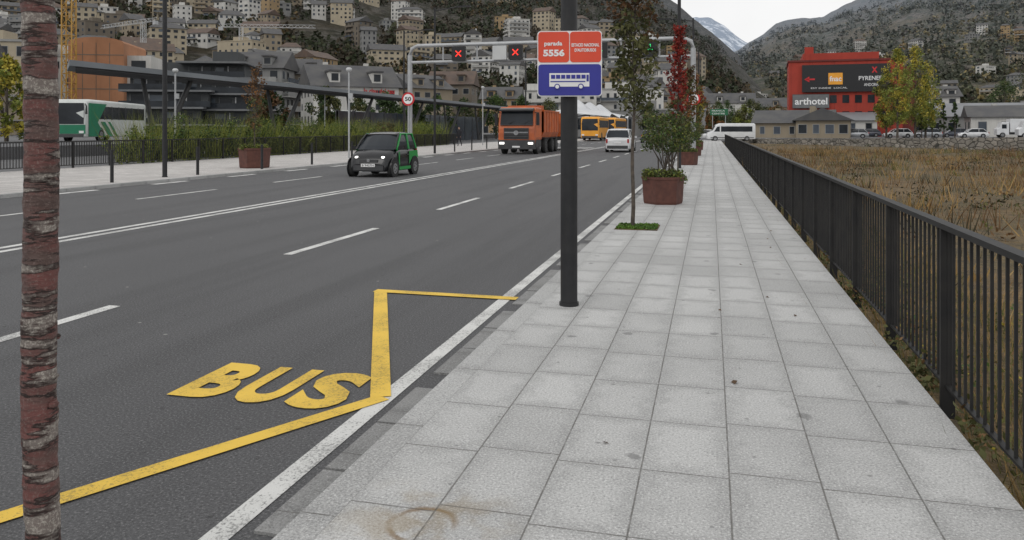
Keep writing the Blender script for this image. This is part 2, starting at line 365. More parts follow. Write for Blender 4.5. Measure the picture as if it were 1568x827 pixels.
# ------------------------------------------------------------------ planters & trees
def planter(x,y,leaf=L_green,shrub=True,s=1.):
    e=empty('planter',(x,y,0),random.random())
    b=MB(); A=[R(60*i) for i in range(6)]
    def ring(r,z): return [(r*math.cos(a),r*math.sin(a),z) for a in A]
    b.loft([ring(.40*s,.0),ring(.42*s,.05),ring(.45*s,.56*s)],m_corten,True)
    b.loft([ring(.455*s,.53*s),ring(.465*s,.53*s),ring(.465*s,.58*s),ring(.42*s,.58*s),ring(.42*s,.54*s)],m_corten,False)
    b.fin('steel_pot',(0,0,0),0,e)
    b=MB(); cs=[(random.uniform(-.38,.38)*s,random.uniform(-.38,.38)*s,.62*s) for _ in range(26)]
    b.leaves(cs,.12,26,.06,L_yg); b.leaves(cs,.13,30,.06,L_oliv); b.leaves(cs,.13,20,.05,L_green)
    if shrub:
        hc=[]
        for i in range(7):
            a=random.uniform(0,6.28); q=(random.uniform(.0,.12)*math.cos(a),random.uniform(0,.12)*math.sin(a),.55)
            t=(.36*math.cos(i*.9),.36*math.sin(i*.9),random.uniform(1.25,1.5)); b.tube([q,(t[0]*.3,t[1]*.3,.95),t],[.018,.014,.008],m_bark,6)
            hc.append(t)
        for i in range(30):
            a=random.uniform(0,6.28); r=.64*random.random()**.5; z=random.uniform(1.15,1.9); r*=1-abs(z-1.5)/1.4; hc.append((r*math.cos(a),r*math.sin(a),z))
        b.leaves(hc,.14,28,.058,L_oliv); b.leaves(hc,.16,22,.06,leaf); b.leaves(hc[::2],.17,20,.06,L_dark); b.leaves(hc[::3],.18,16,.06,L_yg)
    b.fin('foliage',(0,0,0),0,e)
    return e
def sapling(x,y,h,mats,r0=.032,z0=1.8,wid=.33,ls=.075,dens=1.,name='young_tree',z=0,lean=.02,split=.55):
    e=empty(name,(x,y,z))
    b=MB(); k=14; pts=[(lean*i/k*2+.014*math.sin(i*1.3),.012*math.cos(i*1.7),h*i/k) for i in range(k+1)]
    b.tube(pts,[r0*(1-.75*i/k) for i in range(k+1)],m_bark,10)
    tips=[]
    nb=int((h-z0)*13)
    for i in range(nb):
        t=i/nb; zz=z0+(h-z0)*t; a=i*2.4; L=wid*(.55+.6*math.sin(math.pi*min(1,t*1.1+.12)))*random.uniform(.55,1.2)
        p0=(lean*2*zz/h,0,zz); p1=(p0[0]+L*.5*math.cos(a),L*.5*math.sin(a),zz+L*.6); p2=(p0[0]+L*math.cos(a),L*math.sin(a),zz+L*1.5)
        b.tube([p0,p1,p2],[.009,.006,.003],m_bark,5); tips+= [p1,p2,((p1[0]+p2[0])/2,(p1[1]+p2[1])/2,(p1[2]+p2[2])/2)]
    b.fin('trunk_and_limbs',(0,0,0),0,e)
    b=MB()
    for i,tp in enumerate(tips):
        f=(tp[2]-z0)/(h-z0)+random.uniform(-.12,.12)
        mm=mats[0] if f<split else mats[1]
        if random.random()<.35: mm=mats[2]
        b.leaves([tp],wid*.36,int(11*dens),ls,mm)
    b.fin('leaves',(0,0,0),0,e)
    return e
# foreground trunk
n=N('cherry_bark'); ob_=n.position()
bd=n.noise(1.,7,n.scaled(ob_,(16,16,95)),.75); bd2=n.noise(1,4,n.scaled(ob_,(6,6,17)),.6); bd3=n.noise(150,5,rough=.75); band=n.noise(1,4,n.scaled(ob_,(5,5,30)),.5)
col=n.mix(n.ss(bd2,.38,.62),(.17,.065,.058),(.115,.075,.066))
col=n.mix(n.ss(bd,.46,.6,0,.65),col,(.065,.04,.036))
col=n.mix(n.ss(bd3,.5,.66,0,.55),col,(.26,.20,.18))
k_=n.math('ADD',n.math('MULTIPLY',band,.75),n.math('MULTIPLY',bd,.3))
col=n.mix(n.ss(k_,.525,.59,0,.85),col,(.22,.195,.175)); col=n.mix(n.math('MULTIPLY',n.ss(k_,.53,.6),n.ss(bd3,.48,.6)),col,(.42,.385,.34))
col=n.mix(n.math('MULTIPLY',n.ss(k_,.515,.53),n.ss(k_,.56,.54)),col,(.045,.028,.025))
n.bump(n.math('ADD',n.math('ADD',bd,n.math('MULTIPLY',bd3,.6)),n.ss(k_,.525,.59)),1.,.005); m_cherry=n.fin(col,.6,0,.35)
e=empty('cherry_tree',(-1.505,1.46,0))
b=MB(); ringsL=[]; nz_=520; hh=3.4; sg=36
for i in range(nz_+1):
    z=hh*i/nz_; cx=-.018*(z-1)+.004*math.sin(z*5); cy=.005*math.sin(z*4+1); rr=.0370*(1-.08*z/hh)
    rr+=.0022*mn.noise(Vector((0,0,z*22)))
    ring=[]
    for k in range(sg):
        a=2*math.pi*k/sg; q=rr+.0035*mn.noise(Vector((math.cos(a)*1.6,math.sin(a)*1.6,z*24)))+.0018*mn.noise(Vector((math.cos(a)*5,math.sin(a)*5,z*90)))
        ring.append((cx+q*math.cos(a),cy+q*math.sin(a),z))
    ringsL.append(ring)
b.loft(ringsL,m_cherry,True,True)
for i in range(30):
    z=.15+i*.11+random.uniform(-.05,.05); a=random.uniform(0,6.28); 
    b.sph((-.018*(z-1)+.033*math.cos(a),.033*math.sin(a),z),random.uniform(.006,.013),m_cherry,8,(1,1,.8))
for i in range(14):
    a=i*2.4; z=2.4+i*.07; L=random.uniform(.6,1.1)
    b.tube([(-.025,0,z),(L*.5*math.cos(a),L*.5*math.sin(a),z+.5),(L*.8*math.cos(a),L*.8*math.sin(a),z+1.2)],[.016,.01,.004],m_cherry,6)
b.fin('trunk_and_limbs',(0,0,0),0,e)
b=MB(); cs=[(random.gauss(0,.45),random.gauss(0,.45),random.uniform(3.0,4.6)) for _ in range(50)]; b.leaves(cs,.3,14,.09,L_red); b.leaves(cs,.3,8,.09,L_ora); b.fin('leaves',(0,0,0),0,e)
sapling(-1.24,12.6,4.4,(L_oliv,L_brn,L_oliv),.034,1.7,.40,.085,2.3,split=.6)
b=MB(); b.b2(-1.49,-.82,12.25,12.95,.001,.012,m_soil)
P=np.column_stack([rng.uniform(-1.47,-.84,900),rng.uniform(12.27,12.93,900),rng.uniform(.012,.03,900)]); b.cards(P,.05,leafmat('grass_fresh',(.09,.17,.025),(.06,.12,.025))); b.fin('tree_pit_grass')
planter(-1.0,16.8,L_green); planter(-.95,19.3,L_oliv,True,.6)
sapling(-1.12,27,5.0,(L_oliv,L_red,L_red),.03,1.6,.3,.1,1.5,split=.2)
planter(-1.0,35,L_green); planter(-1.0,47,L_oliv); sapling(-1.15,41,4.6,(L_ora,L_brn,L_oliv),.03,1.9,.4,.12,1.4); sapling(-1.15,52,4.8,(L_oliv,L_ora,L_red),.03,1.7,.5,.14,1.3);
planter(-1.0,60,L_oliv); sapling(-1.1,66,4.8,(L_oliv,L_ora,L_yel),.03,1.7,.5,.16,1.3)
for (x,y) in((-18.1,27.9),(-18.3,14.4)): planter(x,y,L_brn,False,1.4)
sapling(-18.1,27.9,3.7,(L_oliv,L_brn,L_ora),.03,1.0,.35,.09,.9,z=.3); sapling(-18.3,14.4,4.2,(L_ora,L_brn,L_oliv),.03,1.0,.5,.09,1.3,z=.3)
for (x,y) in((-18.1,41),(-18.1,70)): planter(x,y,L_brn,True,1.1)
b=MB(); 
for _ in range(10):
    x=random.uniform(-1.4,1.2); y=random.uniform(3.2,14); a=random.uniform(0,6.28); s=random.uniform(.014,.028)
    if _==0: x,y,s=.14,5.05,.04
    b.add([(x+s*math.cos(a),y+s*math.sin(a),.004),(x-s*.5*math.sin(a),y+s*.5*math.cos(a),.014),(x-s*math.cos(a),y-s*math.sin(a),.005),(x+s*.5*math.sin(a),y-s*.5*math.cos(a),.004)],[(0,1,2,3)],random.choice((L_brn,G_brn,L_brn)))
b.fin('fallen_leaves')
# ------------------------------------------------------------------ field grass
def blades(b,n_,x0,x1,y0,y1,h0,h1,w_,m,ypow=1.,clump=None,z=None,sd=.28):
    X=x0+(x1-x0)*rng.random(n_); Y=y0+(y1-y0)*rng.random(n_)**ypow
    hs_=1.
    if clump:
        cx=x0+(x1-x0)*rng.random(clump); cy=y0+(y1-y0)*rng.random(clump)**ypow; k=rng.integers(0,clump,n_); hc_=.6+.7*rng.random(clump); hs_=hc_[k]
        X=cx[k]+rng.normal(size=n_)*sd; Y=cy[k]+rng.normal(size=n_)*sd*.8
        X=np.maximum(X,1.5)
    Hh=(h0+(h1-h0)*rng.random(n_))*hs_; a=rng.random(n_)*6.28; l=rng.normal(size=(n_,2))*Hh[:,None]*.35
    zz=np.full(n_,-.98) if z is None else z(X,Y)
    dx=np.cos(a)*w_; dy=np.sin(a)*w_
    A=np.stack([X-dx,Y-dy,zz],1);B=np.stack([X+dx,Y+dy,zz],1);C=np.stack([X+l[:,0],Y+l[:,1],zz+Hh],1)
    b.arr(np.stack([A,B,C],1).reshape(-1,3),0,3,m)
b=MB()
for m,nn in((G_straw,9000),(G_brn,12000),(G_oliv,7000)):
    blades(b,nn,1.5,36,2,76,.3,.6,.03,m,1.0)
    blades(b,nn//2,1.5,10,1,26,.3,.65,.014,m,1.2)
for m,nn,cn,sd,h in((G_brn,24000,90,1.3,.8),(G_straw,26000,110,1.1,.85),(G_oliv,20000,70,1.2,.7),(G_dk,14000,90,.7,.75),(G_straw,16000,420,.28,1.1),(G_brn,16000,420,.3,1.15),(G_dk,12000,300,.33,1.05),(G_oliv,12000,260,.35,.95)):
    blades(b,nn,1.8,36,3,76,h*.45,h,.035,m,1,cn,None,sd)
for m,nn in((G_straw,6000),(G_brn,7000),(G_dk,3500)): blades(b,nn,1.5,13,70,98,.3,.7,.05,m,1,60,None,1.2)
b.fin('dry_grass_field')
b=MB()
def wz(x): return -.95+max(0,(2.6-x)/1.2)*.35
cs=[]
for _ in range(520):
    x=random.uniform(1.48,2.9); y=1.5+random.random()**1.4*40; cs.append((x,y,wz(x)+random.uniform(0,.62)))
b.leaves(cs[:200],.22,40,.045,L_oliv); b.leaves(cs[200:360],.22,40,.045,G_oliv); b.leaves(cs[360:],.2,40,.04,L_green); b.leaves(cs[::2],.25,9,.03,L_yel); b.leaves(cs[::3],.26,14,.045,G_brn)
blades(b,9000,1.46,3,1.2,30,.4,.95,.008,G_oliv,1.4,z=lambda X,Y:np.full(len(X),-.85)); blades(b,7000,1.46,3,1.2,30,.4,1.0,.008,G_straw,1.4,z=lambda X,Y:np.full(len(X),-.85))
P=np.array([(1.30+random.random()*.2 ,random.choice((3.3,3.5,5.6,5.75,8.2,6.4,10,13,4.6))+random.gauss(0,.14),random.gauss(-.03,.05)) for _ in range(900)]); b.cards(P,.045,L_oliv); b.cards(P[:300]+.02,.04,G_brn)
b.fin('roadside_weeds')
b=MB()
for _ in range(110):
    X=random.uniform(3,32); Y=random.uniform(10,72); cs=[(X+random.gauss(0,.7),Y+random.gauss(0,.5),-.75+random.random()*.6) for _ in range(7)]
    b.leaves(cs,.32,30,.09,random.choice((L_oliv,L_brn,G_dk,G_oliv,G_brn,G_oliv)))
b.fin('field_shrubs')
# ------------------------------------------------------------------ stone wall & terrace
n=N('rubble_stone'); v=n.voro(1.6,n.scaled(n.position(),(1,1,1.5))); v2=n.new('ShaderNodeTexVoronoi',feature='DISTANCE_TO_EDGE'); n.put(v2.inputs['Vector'],n.scaled(n.position(),(1,1,1.5))); v2.inputs['Scale'].default_value=1.6
col=n.mix(n.ss(v.outputs['Color'],0,1),(.15,.14,.125),(.34,.31,.27)); col=n.mix(n.ss(n.noise(4,5),.45,.7,0,.5),col,(.09,.085,.07)); col=n.mix(n.ss(v2.outputs[0],.06,.0),col,(.04,.04,.034)); n.bump(n.ss(v2.outputs[0],0,.12),1,.08); m_stone=n.fin(col,.9)
wp=[(4.0,112),(5.9,107),(15,93),(26,76),(40,62),(60,48)]
b=MB()
for (p,q),(z0,z1) in zip(zip(wp[:-1],wp[1:]),((.25,.3),(.3,.5),(.5,.85),(.85,1.0),(1.0,1.1))):
    p=Vector((*p,0));q=Vector((*q,0)); nn=(q-p).normalized(); nn=Vector((-nn.y,nn.x,0))*.5; K=14
    rgs=[]
    for i in range(K+1):
        c=p.lerp(q,i/K); zt=z0+(z1-z0)*i/K+.09*mn.noise(Vector((c.x*.9,c.y*.9,1)))
        rgs.append([c+Vector((0,0,-1.6)),c+nn+Vector((0,0,-1.6)),c+nn+Vector((0,0,zt)),c+Vector((0,0,zt))])
    b.loft(rgs,m_stone,True)
b.fin('stone_wall')
b=MB(); pl=[(4.2,112.6)]+[(x+.45,y+.5) for x,y in wp[1:]]+[(200,60),(200,330),(4.2,330)]
top=[(x,y,.12) for x,y in pl]; bot=[(x,y,-1.6) for x,y in pl]; b.loft([bot,top],m_asph2,True); b.fin('car_park_terrace')
b=MB(); b.b2(-1.66,4.15,112.01,330,-1.5,-.05,m_asph2); b.fin('side_road')
b=MB(); cs=[]
for (p,q) in zip(wp[:-1],wp[1:]):
    for _ in range(5): t=random.random(); cs.append((p[0]+(q[0]-p[0])*t-.5,p[1]+(q[1]-p[1])*t-.5,random.uniform(-.9,-.5)))
b.leaves(cs,.5,60,.16,L_oliv); b.leaves(cs,.5,40,.16,G_dk); b.fin('wall_scrub')
# ------------------------------------------------------------------ vehicles
def rring(hw,zb,zt,y,r):
    pts=[]
    for cx,cz,a0 in((hw-r,zt-r,0),(-hw+r,zt-r,90),(-hw+r*.4,zb+r*.4,180),(hw-r*.4,zb+r*.4,270)):
        rr=r if a0<180 else r*.4
        for i in range(5): a=R(a0+90*i/4); pts.append((cx+rr*math.cos(a),y,cz+rr*math.sin(a)))
    return pts
def wheel(b,x,y,r,w_=.2,rim=m_rim):
    sgn=1 if x>0 else -1
    b.tube([(x-sgn*w_,y,r),(x-sgn*w_*.9,y,r),(x-sgn*.03,y,r),(x,y,r)],[r*.9,r,r,r*.92],m_rub,24)
    b.disc((x+sgn*.004,y,r),r*.62,(1,0,0),.01,rim,20)
    for k in range(5):
        a=R(72*k); b.box((x+sgn*.013,y+r*.36*math.cos(a),r+r*.36*math.sin(a)),(.008,r*.2,r*.1),m_rub,0,a+R(90))
    b.disc((x+sgn*.014,y,r),r*.13,(1,0,0),.012,rim,10)
def car(name,x,y,rz,paint,L=4.3,Wd=1.8,Hh=1.5,kind='hatch',z=ZR,tri=None):
    e=empty(name,(x,y,z),rz); b=MB(); h=Wd/2; l=L/2; zb=.2; bl=Hh*.63
    if kind=='micro': st=[(-l,.80,.80),(-l+.06,bl-.02,.9),(-.9,bl+.03,.98),(-.3,bl+.01,.985),(.35,bl,.98),(.62,bl-.02,.98),(.82,.93,.975),(1.0,.87,.955),(1.14,.80,.92),(1.24,.70,.87),(1.31,.58,.82),(l,.46,.77)]; gb=(-l+.1,.78); gt=(-l+.26,.12)
    elif kind=='suv': st=[(-l,.85,.86),(-l+.08,bl,.94),(-l+.5,bl+.03,1),(.6,bl,1),(1.1,bl-.06,1),(l-.35,bl-.16,.96),(l-.1,.7,.88),(l,.55,.82)]; gb=(-l+.12,1.0); gt=(-l+.5,.3)
    else: st=[(-l,.8,.84),(-l+.1,bl-.03,.93),(-l+.6,bl,1),(.5,bl,1),(1.0,bl-.08,1),(l-.35,bl-.2,.95),(l-.1,.62,.88),(l,.5,.82)]; gb=(-l+.2,1.05); gt=(-l+.75,.25)
    rings=[]
    for (yy,zt,hf) in st:
        w_=h*hf; rings.append([(w_*.9,yy,zb),(w_,yy,zb+.1),(w_*1.0,yy,zb+(zt-zb)*.55),(w_*.975,yy,zt-.12),(w_*.9,yy,zt-.035),(w_*.7,yy,zt),(0,yy,zt+.03),(-w_*.7,yy,zt),(-w_*.9,yy,zt-.035),(-w_*.975,yy,zt-.12),(-w_*1.0,yy,zb+(zt-zb)*.55),(-w_,yy,zb+.1),(-w_*.9,yy,zb)])
    b.loft(rings,paint,True,True)
    b.fin('body',(0,0,0),0,e); b=MB()
    hb=h*.9; ht=h*.74; zg=bl-.03; zt=Hh-.05; tp=tri or paint
    def gring(z_,hw_,y0,y1,bow): return [(-hw_,y0,z_),(hw_,y0,z_),(hw_,y1-.06,z_),(hw_*.55,y1+bow*.6,z_),(0,y1+bow,z_),(-hw_*.55,y1+bow*.6,z_),(-hw_,y1-.06,z_)]
    b.loft([gring(zg+(zt-zg)*q,hb+(ht-hb)*q**1.3,gb[0]+(gt[0]-gb[0])*q**1.6,gb[1]+(gt[1]-gb[1])*q**1.12,.06) for q in(0,.25,.5,.75,1)],m_glass,True,False)
    b.fin('windows',(0,0,0),0,e); b=MB()
    rr=[]
    for yy,zz,f in((gt[0]-.05,zt-.01,.92),(gt[0]+.12,zt+.03,1),((gt[0]+gt[1])/2,zt+.055,1.02),(gt[1]-.1,zt+.03,1),(gt[1]+.09,zt-.015,.93)):
        w_=ht*1.02*f; rr.append([(w_,yy,zz-.04),(w_,yy,zz-.01),(w_*.8,yy,zz+.012),(0,yy,zz+.022),(-w_*.8,yy,zz+.012),(-w_,yy,zz-.01),(-w_,yy,zz-.04)])
    b.loft(rr,m_cblack if tri else paint,True,True)
    for sx in(-1,1):
        b.tube([(sx*hb,gb[0],zg),(sx*ht*1.02,gt[0],zt)],.045,tp,6); b.tube([(sx*hb,gb[1]-.04,zg),(sx*(hb+ht)*.505,(gb[1]+gt[1])/2+.02,(zg+zt)/2+.03),(sx*ht*1.02,gt[1],zt)],.036,m_cblack if tri else paint,6)
        if tri: b.tube([(sx*(hb+.016),gb[1]-.13,zg-.02),(sx*(ht*1.02+.018),gt[1]-.08,zt)],.05,tri,6)
        ym=(gb[0]*.5+gb[1]*.5); b.tube([(sx*hb*1.005,ym-.25,zg),(sx*ht*1.02,ym-.3,zt)],.035 if not tri else .055,tp,6)
        b.tube([(sx*ht*1.03,gt[0],zt),(sx*ht*1.03,gt[1],zt)],.03,tp,6)
        b.box((sx*(h+.08),gb[1]-.22,bl+.03),(.18,.1,.13),m_cblack if tri else paint)
    b.fin('roof_and_pillars',(0,0,0),0,e); b=MB()
    wb=(L*.3 if kind!='micro' else .93); r=.33 if kind=='suv' else .3
    for sx in(-1,1):
        for yy in(-wb,wb*1.02):
            b.disc((sx*(h-.005),yy,r+.03),r+.065,(1,0,0),.03,m_cblack if kind!='suv' else m_dk,26); wheel(b,sx*(h+.014),yy,r)
    b.fin('wheels',(0,0,0),0,e); b=MB()
    for sx in(-1,1):
        if tri:
            for i in range(3): b.sph((sx*h*(.60+.07*i),l-.145-.07*i,.68+.025*i),.075,m_head if i<2 else m_glassw,12,(1.15,.8,.8))
        else:
            for i in range(3): b.sph((sx*h*(.60+.06*i),l-.17-.055*i,.66+.02*i),.075,m_glassw,10,(1.2,.8,.8))
        b.box((sx*h*.82,-l+.02,.82),(.12,.1,.28),m_tail)
        b.box((sx*h*.55,l-.03,.33),(.16,.04,.06),m_swhite if tri else m_dk)
    b.box((0,l-.05,.33),(h*1.35,.14,.18),m_dk); b.box((0,l-.03,.57),(h*.85,.05,.09),m_dk)
    if tri: b.disc((0,l-.0,.585),.055,(0,1,0),.03,m_rim,14)
    b.box((0,l+.03,.42),(.52,.02,.11),m_swhite); b.text('B 9427H',(.22,l+.042,.385),(-1,0,0),(0,0,1),.44,.07,m_black,.01)
    b.box((0,-l-.005,.7),(.5,.03,.11),m_swhite); b.box((0,-l-.0,.38),(h*1.6,.06,.22),m_dk)
    b.quad([(-hb*.8,gb[0]-.06,zg+.06),(hb*.8,gb[0]-.06,zg+.06),(ht*.85,gt[0]-.02,zt-.03),(-ht*.85,gt[0]-.02,zt-.03)],m_glass)
    if tri:
        for sx in(-1,1):
            A=sx*(h+.004)
            b.add([(A,-l+.1,.62),(A,-.72,.68),(A*.998,-.36,.40),(A*.99,-.36,bl-.10),(A*.97,-l+.1,bl-.08)],[(0,1,2,3,4)],tri)
            b.box((sx*(h*.998),.02,.29),(.02,1.05,.11),tri)
            b.add([(A,.50,.34),(A,.60,.50),(A*.998,.62,bl-.10),(A*.998,.50,bl-.10)],[(0,1,2,3)],tri)
            b.box((sx*(h+.008),-.26,bl-.22),(.016,.16,.03),m_dk); b.box((sx*(h+.001),-.35,.6),(.01,.012,.6),m_rub)
    b.fin('lamps_and_trim',(0,0,0),0,e)
    return e
car('small_city_car',-11.6,26.15,R(180),m_cblack,2.7,1.66,1.56,'micro',ZR,m_cgreen)
car('suv',-6.5,57.5,0,m_cwhite,4.5,1.86,1.68,'suv')
car('car',-3.6,112,0,m_csil,4.3,1.8,1.5); car('car',-3.9,140,0,m_cred,4.3,1.8,1.5); car('car',-7.3,95,0,m_cred); car('car',-7.4,128,0,m_csil)
for (u,d,p,rz) in((218,122,m_csil,80),(285,126,m_cwhite,95),(330,128,m_csil,85),(372,133,m_cred,90),(240,140,m_cred,80),(400,126,m_cwhite,88)):
    x,y=image_to_world(u,d); car('parked_car',x,y,R(rz),p,4.4,1.8,1.5,'hatch',.12)
def van(name,x,y,rz,z,L=5.6,p=m_cwhite):
    e=empty(name,(x,y,z),rz); b=MB(); l=L/2
    st=[(-l,.3,2.2,.95),(-l+.15,.25,2.35,1),(l-1.7,.25,2.35,1),(l-1.1,.25,2.1,.98),(l-.7,.25,1.35,.96),(l-.15,.28,1.1,.9),(l,.35,.8,.8)]
    b.loft([rring(.98*f,a,c,yy,.16) for yy,a,c,f in st],p,True,True)
    for sx in(-1,1):
        b.b2(sx*.97,sx*1.0,-l+.4,l-1.75,1.25,1.95,m_glass); b.quad([(sx*.99,l-1.6,1.25),(sx*.965,l-.85,1.25),(sx*.965,l-1.25,1.9),(sx*.99,l-1.6,1.95)],m_glass)
        for yy in(-l+1.1,l-1.0): wheel(b,sx*1.0,yy,.34)
        b.b2(sx*.95,sx*1.01,-l+.2,l-.4,.42,.5,m_dk)
    b.quad([(-.8,l-.72,1.42),(.8,l-.72,1.42),(.75,l-1.08,2.08),(-.75,l-1.08,2.08)],m_glass)
    b.fin('body',(0,0,0),0,e)
x,y=image_to_world(29,103); van('van',x,y,R(98),-.04,6.2)
x,y=image_to_world(-8,118); car('car',x,y,R(80),m_cwhite,4.3,1.8,1.5,'hatch',-.05)
def truck(x,y,rz):
    e=empty('tipper_truck',(x,y,ZR),rz); b=MB()
    st=[(-2.2,1.0,3.05,.97),(-2.1,.95,3.12,1),(-.55,.95,3.15,1),(-.28,.95,3.02,1),(-.1,.7,2.0,1),(0,.7,1.7,.98),(.03,.45,1.4,.98)]
    b.loft([rring(1.25*f,a,c,yy,.12) for yy,a,c,f in st],m_or,True,False)
    b.fin('cab',(0,0,0),0,e); b=MB()
    b.quad([(-1.12,-.02,1.95),(1.12,-.02,1.95),(1.08,-.22,2.9),(-1.08,-.22,2.9)],m_glass)
    b.box((0,.0,1.95),(2.2,.06,.06),m_dk)
    b.box((0,-.05,2.97),(2.3,.5,.12),m_dk,0,R(-12)); 
    b.b2(-.85,.85,.02,.07,1.0,1.75,m_dk)
    for i in range(4): b.b2(-.8,.8,.072,.1,1.08+i*.17,1.14+i*.17,m_rim if i==2 else m_black)
    b.disc((0,.11,1.43),.16,(0,1,0),.03,m_rim,20)
    b.b2(-1.24,1.24,-.5,.08,.35,.95,m_dk)
    for sx in(-1,1):
        b.box((sx*.98,.09,.74),(.32,.04,.13),m_head); b.box((sx*.98,.09,.52),(.2,.04,.08),m_dk)
        b.box((sx*1.42,-.15,2.3),(.2,.12,.75),m_black); b.tube([(sx*1.2,-.2,2.8),(sx*1.42,-.15,2.7)],.03,m_black,6)
        b.quad([(sx*1.258,-.35,2.0),(sx*1.258,-1.3,2.0),(sx*1.258,-1.3,2.8),(sx*1.258,-.5,2.8)],m_glass)
        b.b2(sx*1.15,sx*1.262,-1.9,-.3,.45,.95,m_dk); b.box((sx*.5,-.05,1.5),(.02,.2,.3),m_dk)
        b.tube([(sx*.5,.0,2.0),(sx*.5-.4,-.09,2.25)],.015,m_black,4)
    b.b2(-.26,.26,.09,.11,.45,.56,m_swhite)
    b.fin('cab_trim',(0,0,0),0,e); b=MB()
    b.b2(-.45,.45,-15.5,-2.2,.75,1.05,m_dk)
    def tub(y0,y1,z1):
        b.loft([[( -1.1,yy,1.1),(1.1,yy,1.1),(1.27,yy,1.45),(1.27,yy,z1),(-1.27,yy,z1),(-1.27,yy,1.45)] for yy in(y0,y1)],m_or,True)
        k=y0
        while k<y1: b.b2(-1.31,1.31,k,k+.1,1.45,z1-.02,m_or); k+=.9
        b.b2(-1.33,1.33,y0,y1,z1-.001,z1+.1,m_or)
    tub(-8.2,-2.7,2.9); b.b2(-1.2,1.2,-3.0,-2.4,2.9,3.3,m_or); tub(-15.6,-9.4,2.8)
    b.fin('tipper_body',(0,0,0),0,e); b=MB()
    for yy in(-1.1,-3.6,-6,-7.4,-11,-14,-15): 
        for sx in(-1,1): wheel(b,sx*1.25,yy,.5,.32,m_dk); b.b2(sx*1.0,sx*1.26,yy-.6,yy+.6,1.06,1.09,m_dk)
    b.fin('wheels',(0,0,0),0,e)
truck(-12.5,49.5,R(180))
def bus(name,x,y,rz,p,p2=None,z=ZR,L=12.,coach=False):
    e=empty(name,(x,y,z),rz); b=MB(); l=L/2
    st=[(-l,.5,3.0,.95),(-l+.12,.35,3.2,1),(l-.9,.35,3.25,1),(l-.25,.35,3.15,.99),(l-.05,.35,2.2,.97),(l,.4,1.3,.95)]
    b.loft([rring(1.27*f,a,c,yy,.2) for yy,a,c,f in st],p,True,True); b.fin('body',(0,0,0),0,e); b=MB()
    for sx in(-1,1):
        b.b2(sx*1.2,sx*1.285,-l+.5,l-.5,1.75,2.75,m_glass)
        for i in range(8): b.b2(sx*1.25,sx*1.292,-l+.5+i*(L-1)/8-.04,-l+.5+i*(L-1)/8+.04,1.7,2.8,m_dk)
        for yy in(-l+2.6,l-2.6): b.disc((sx*1.27,yy,.5),.6,(1,0,0),.03,m_dk,22); wheel(b,sx*1.3,yy,.48,.3)
        if p2:
            A=sx*1.292
            b.quad([(A,l-.4,.4),(A,l-3.4,.4),(A,l-2.0,1.5),(A,l-.4,1.5)],p2)
            b.quad([(A,l-4.0,.4),(A,l-4.9,.4),(A,l-3.3,1.55),(A,l-2.5,1.55)],p2)
            b.quad([(A,l-5.4,.4),(A,l-5.8,.4),(A,l-4.3,1.55),(A,l-3.9,1.55)],p2)
            b.quad([(A+.003*sx,l-.4,1.5),(A+.003*sx,l-2.0,1.5),(A+.003*sx,l-3.6,2.95),(A+.003*sx,l-.4,2.95)],p2)
        b.tube([(sx*1.2,l,2.9),(sx*1.4,l+.25,2.7),(sx*1.4,l+.25,2.1)],[.03,.06,.09],m_black,6)
        b.box((sx*.95,l+.0,.75),(.35,.08,.18),m_swhite)
    b.quad([(-1.1,l+.02,1.35),(1.1,l+.02,1.35),(1.12,l-.0,2.3),(1.05,l-.15,2.95),(-1.05,l-.15,2.95),(-1.12,l-.0,2.3)][::-1],m_glass)
    b.b2(-1.1,1.1,l-.1,l+.06,.35,.6,m_dk)
    if p2: b.b2(-1.22,1.22,l-.05,l+.03,.62,1.3,p2)
    b.fin('windows_and_trim',(0,0,0),0,e)
x,y=image_to_world(-932,64); bus('coach',x,y,R(180+20),m_bwhite,m_bgreen,.6)
x,y=image_to_world(-186,105); bus('city_bus',x,y+5,R(180),m_or2,None,.0,10); x,y=image_to_world(-156,122); bus('city_bus',x,y+5,R(178),m_or2,None,.1,12); bus('city_bus',-45,92,R(180),m_bwhite,None,.6,12)
for (u,d) in((455,130),(490,118)):
    x,y=image_to_world(u,d); e=empty('box_truck',(x,y,.12),R(85)); b=MB()
    b.loft([rring(1.2,.9,3.1,yy,.06) for yy in(-5,0)],m_cwhite,True); b.loft([rring(1.15*f,.45,c,yy,.1) for yy,c,f in((.15,2.6,1),(1.2,2.6,1),(1.5,1.7,.98),(1.9,1.4,.95))],m_cwhite,True); b.b2(-1.16,1.16,.5,1.2,1.5,2.2,m_glass)
    for yy in(-3.8,1.1):
        for sx in(-1,1): wheel(b,sx*1.2,yy,.42)
    b.b2(-.5,.5,-5,1,.5,.88,m_dk); b.fin('body',(0,0,0),0,e)
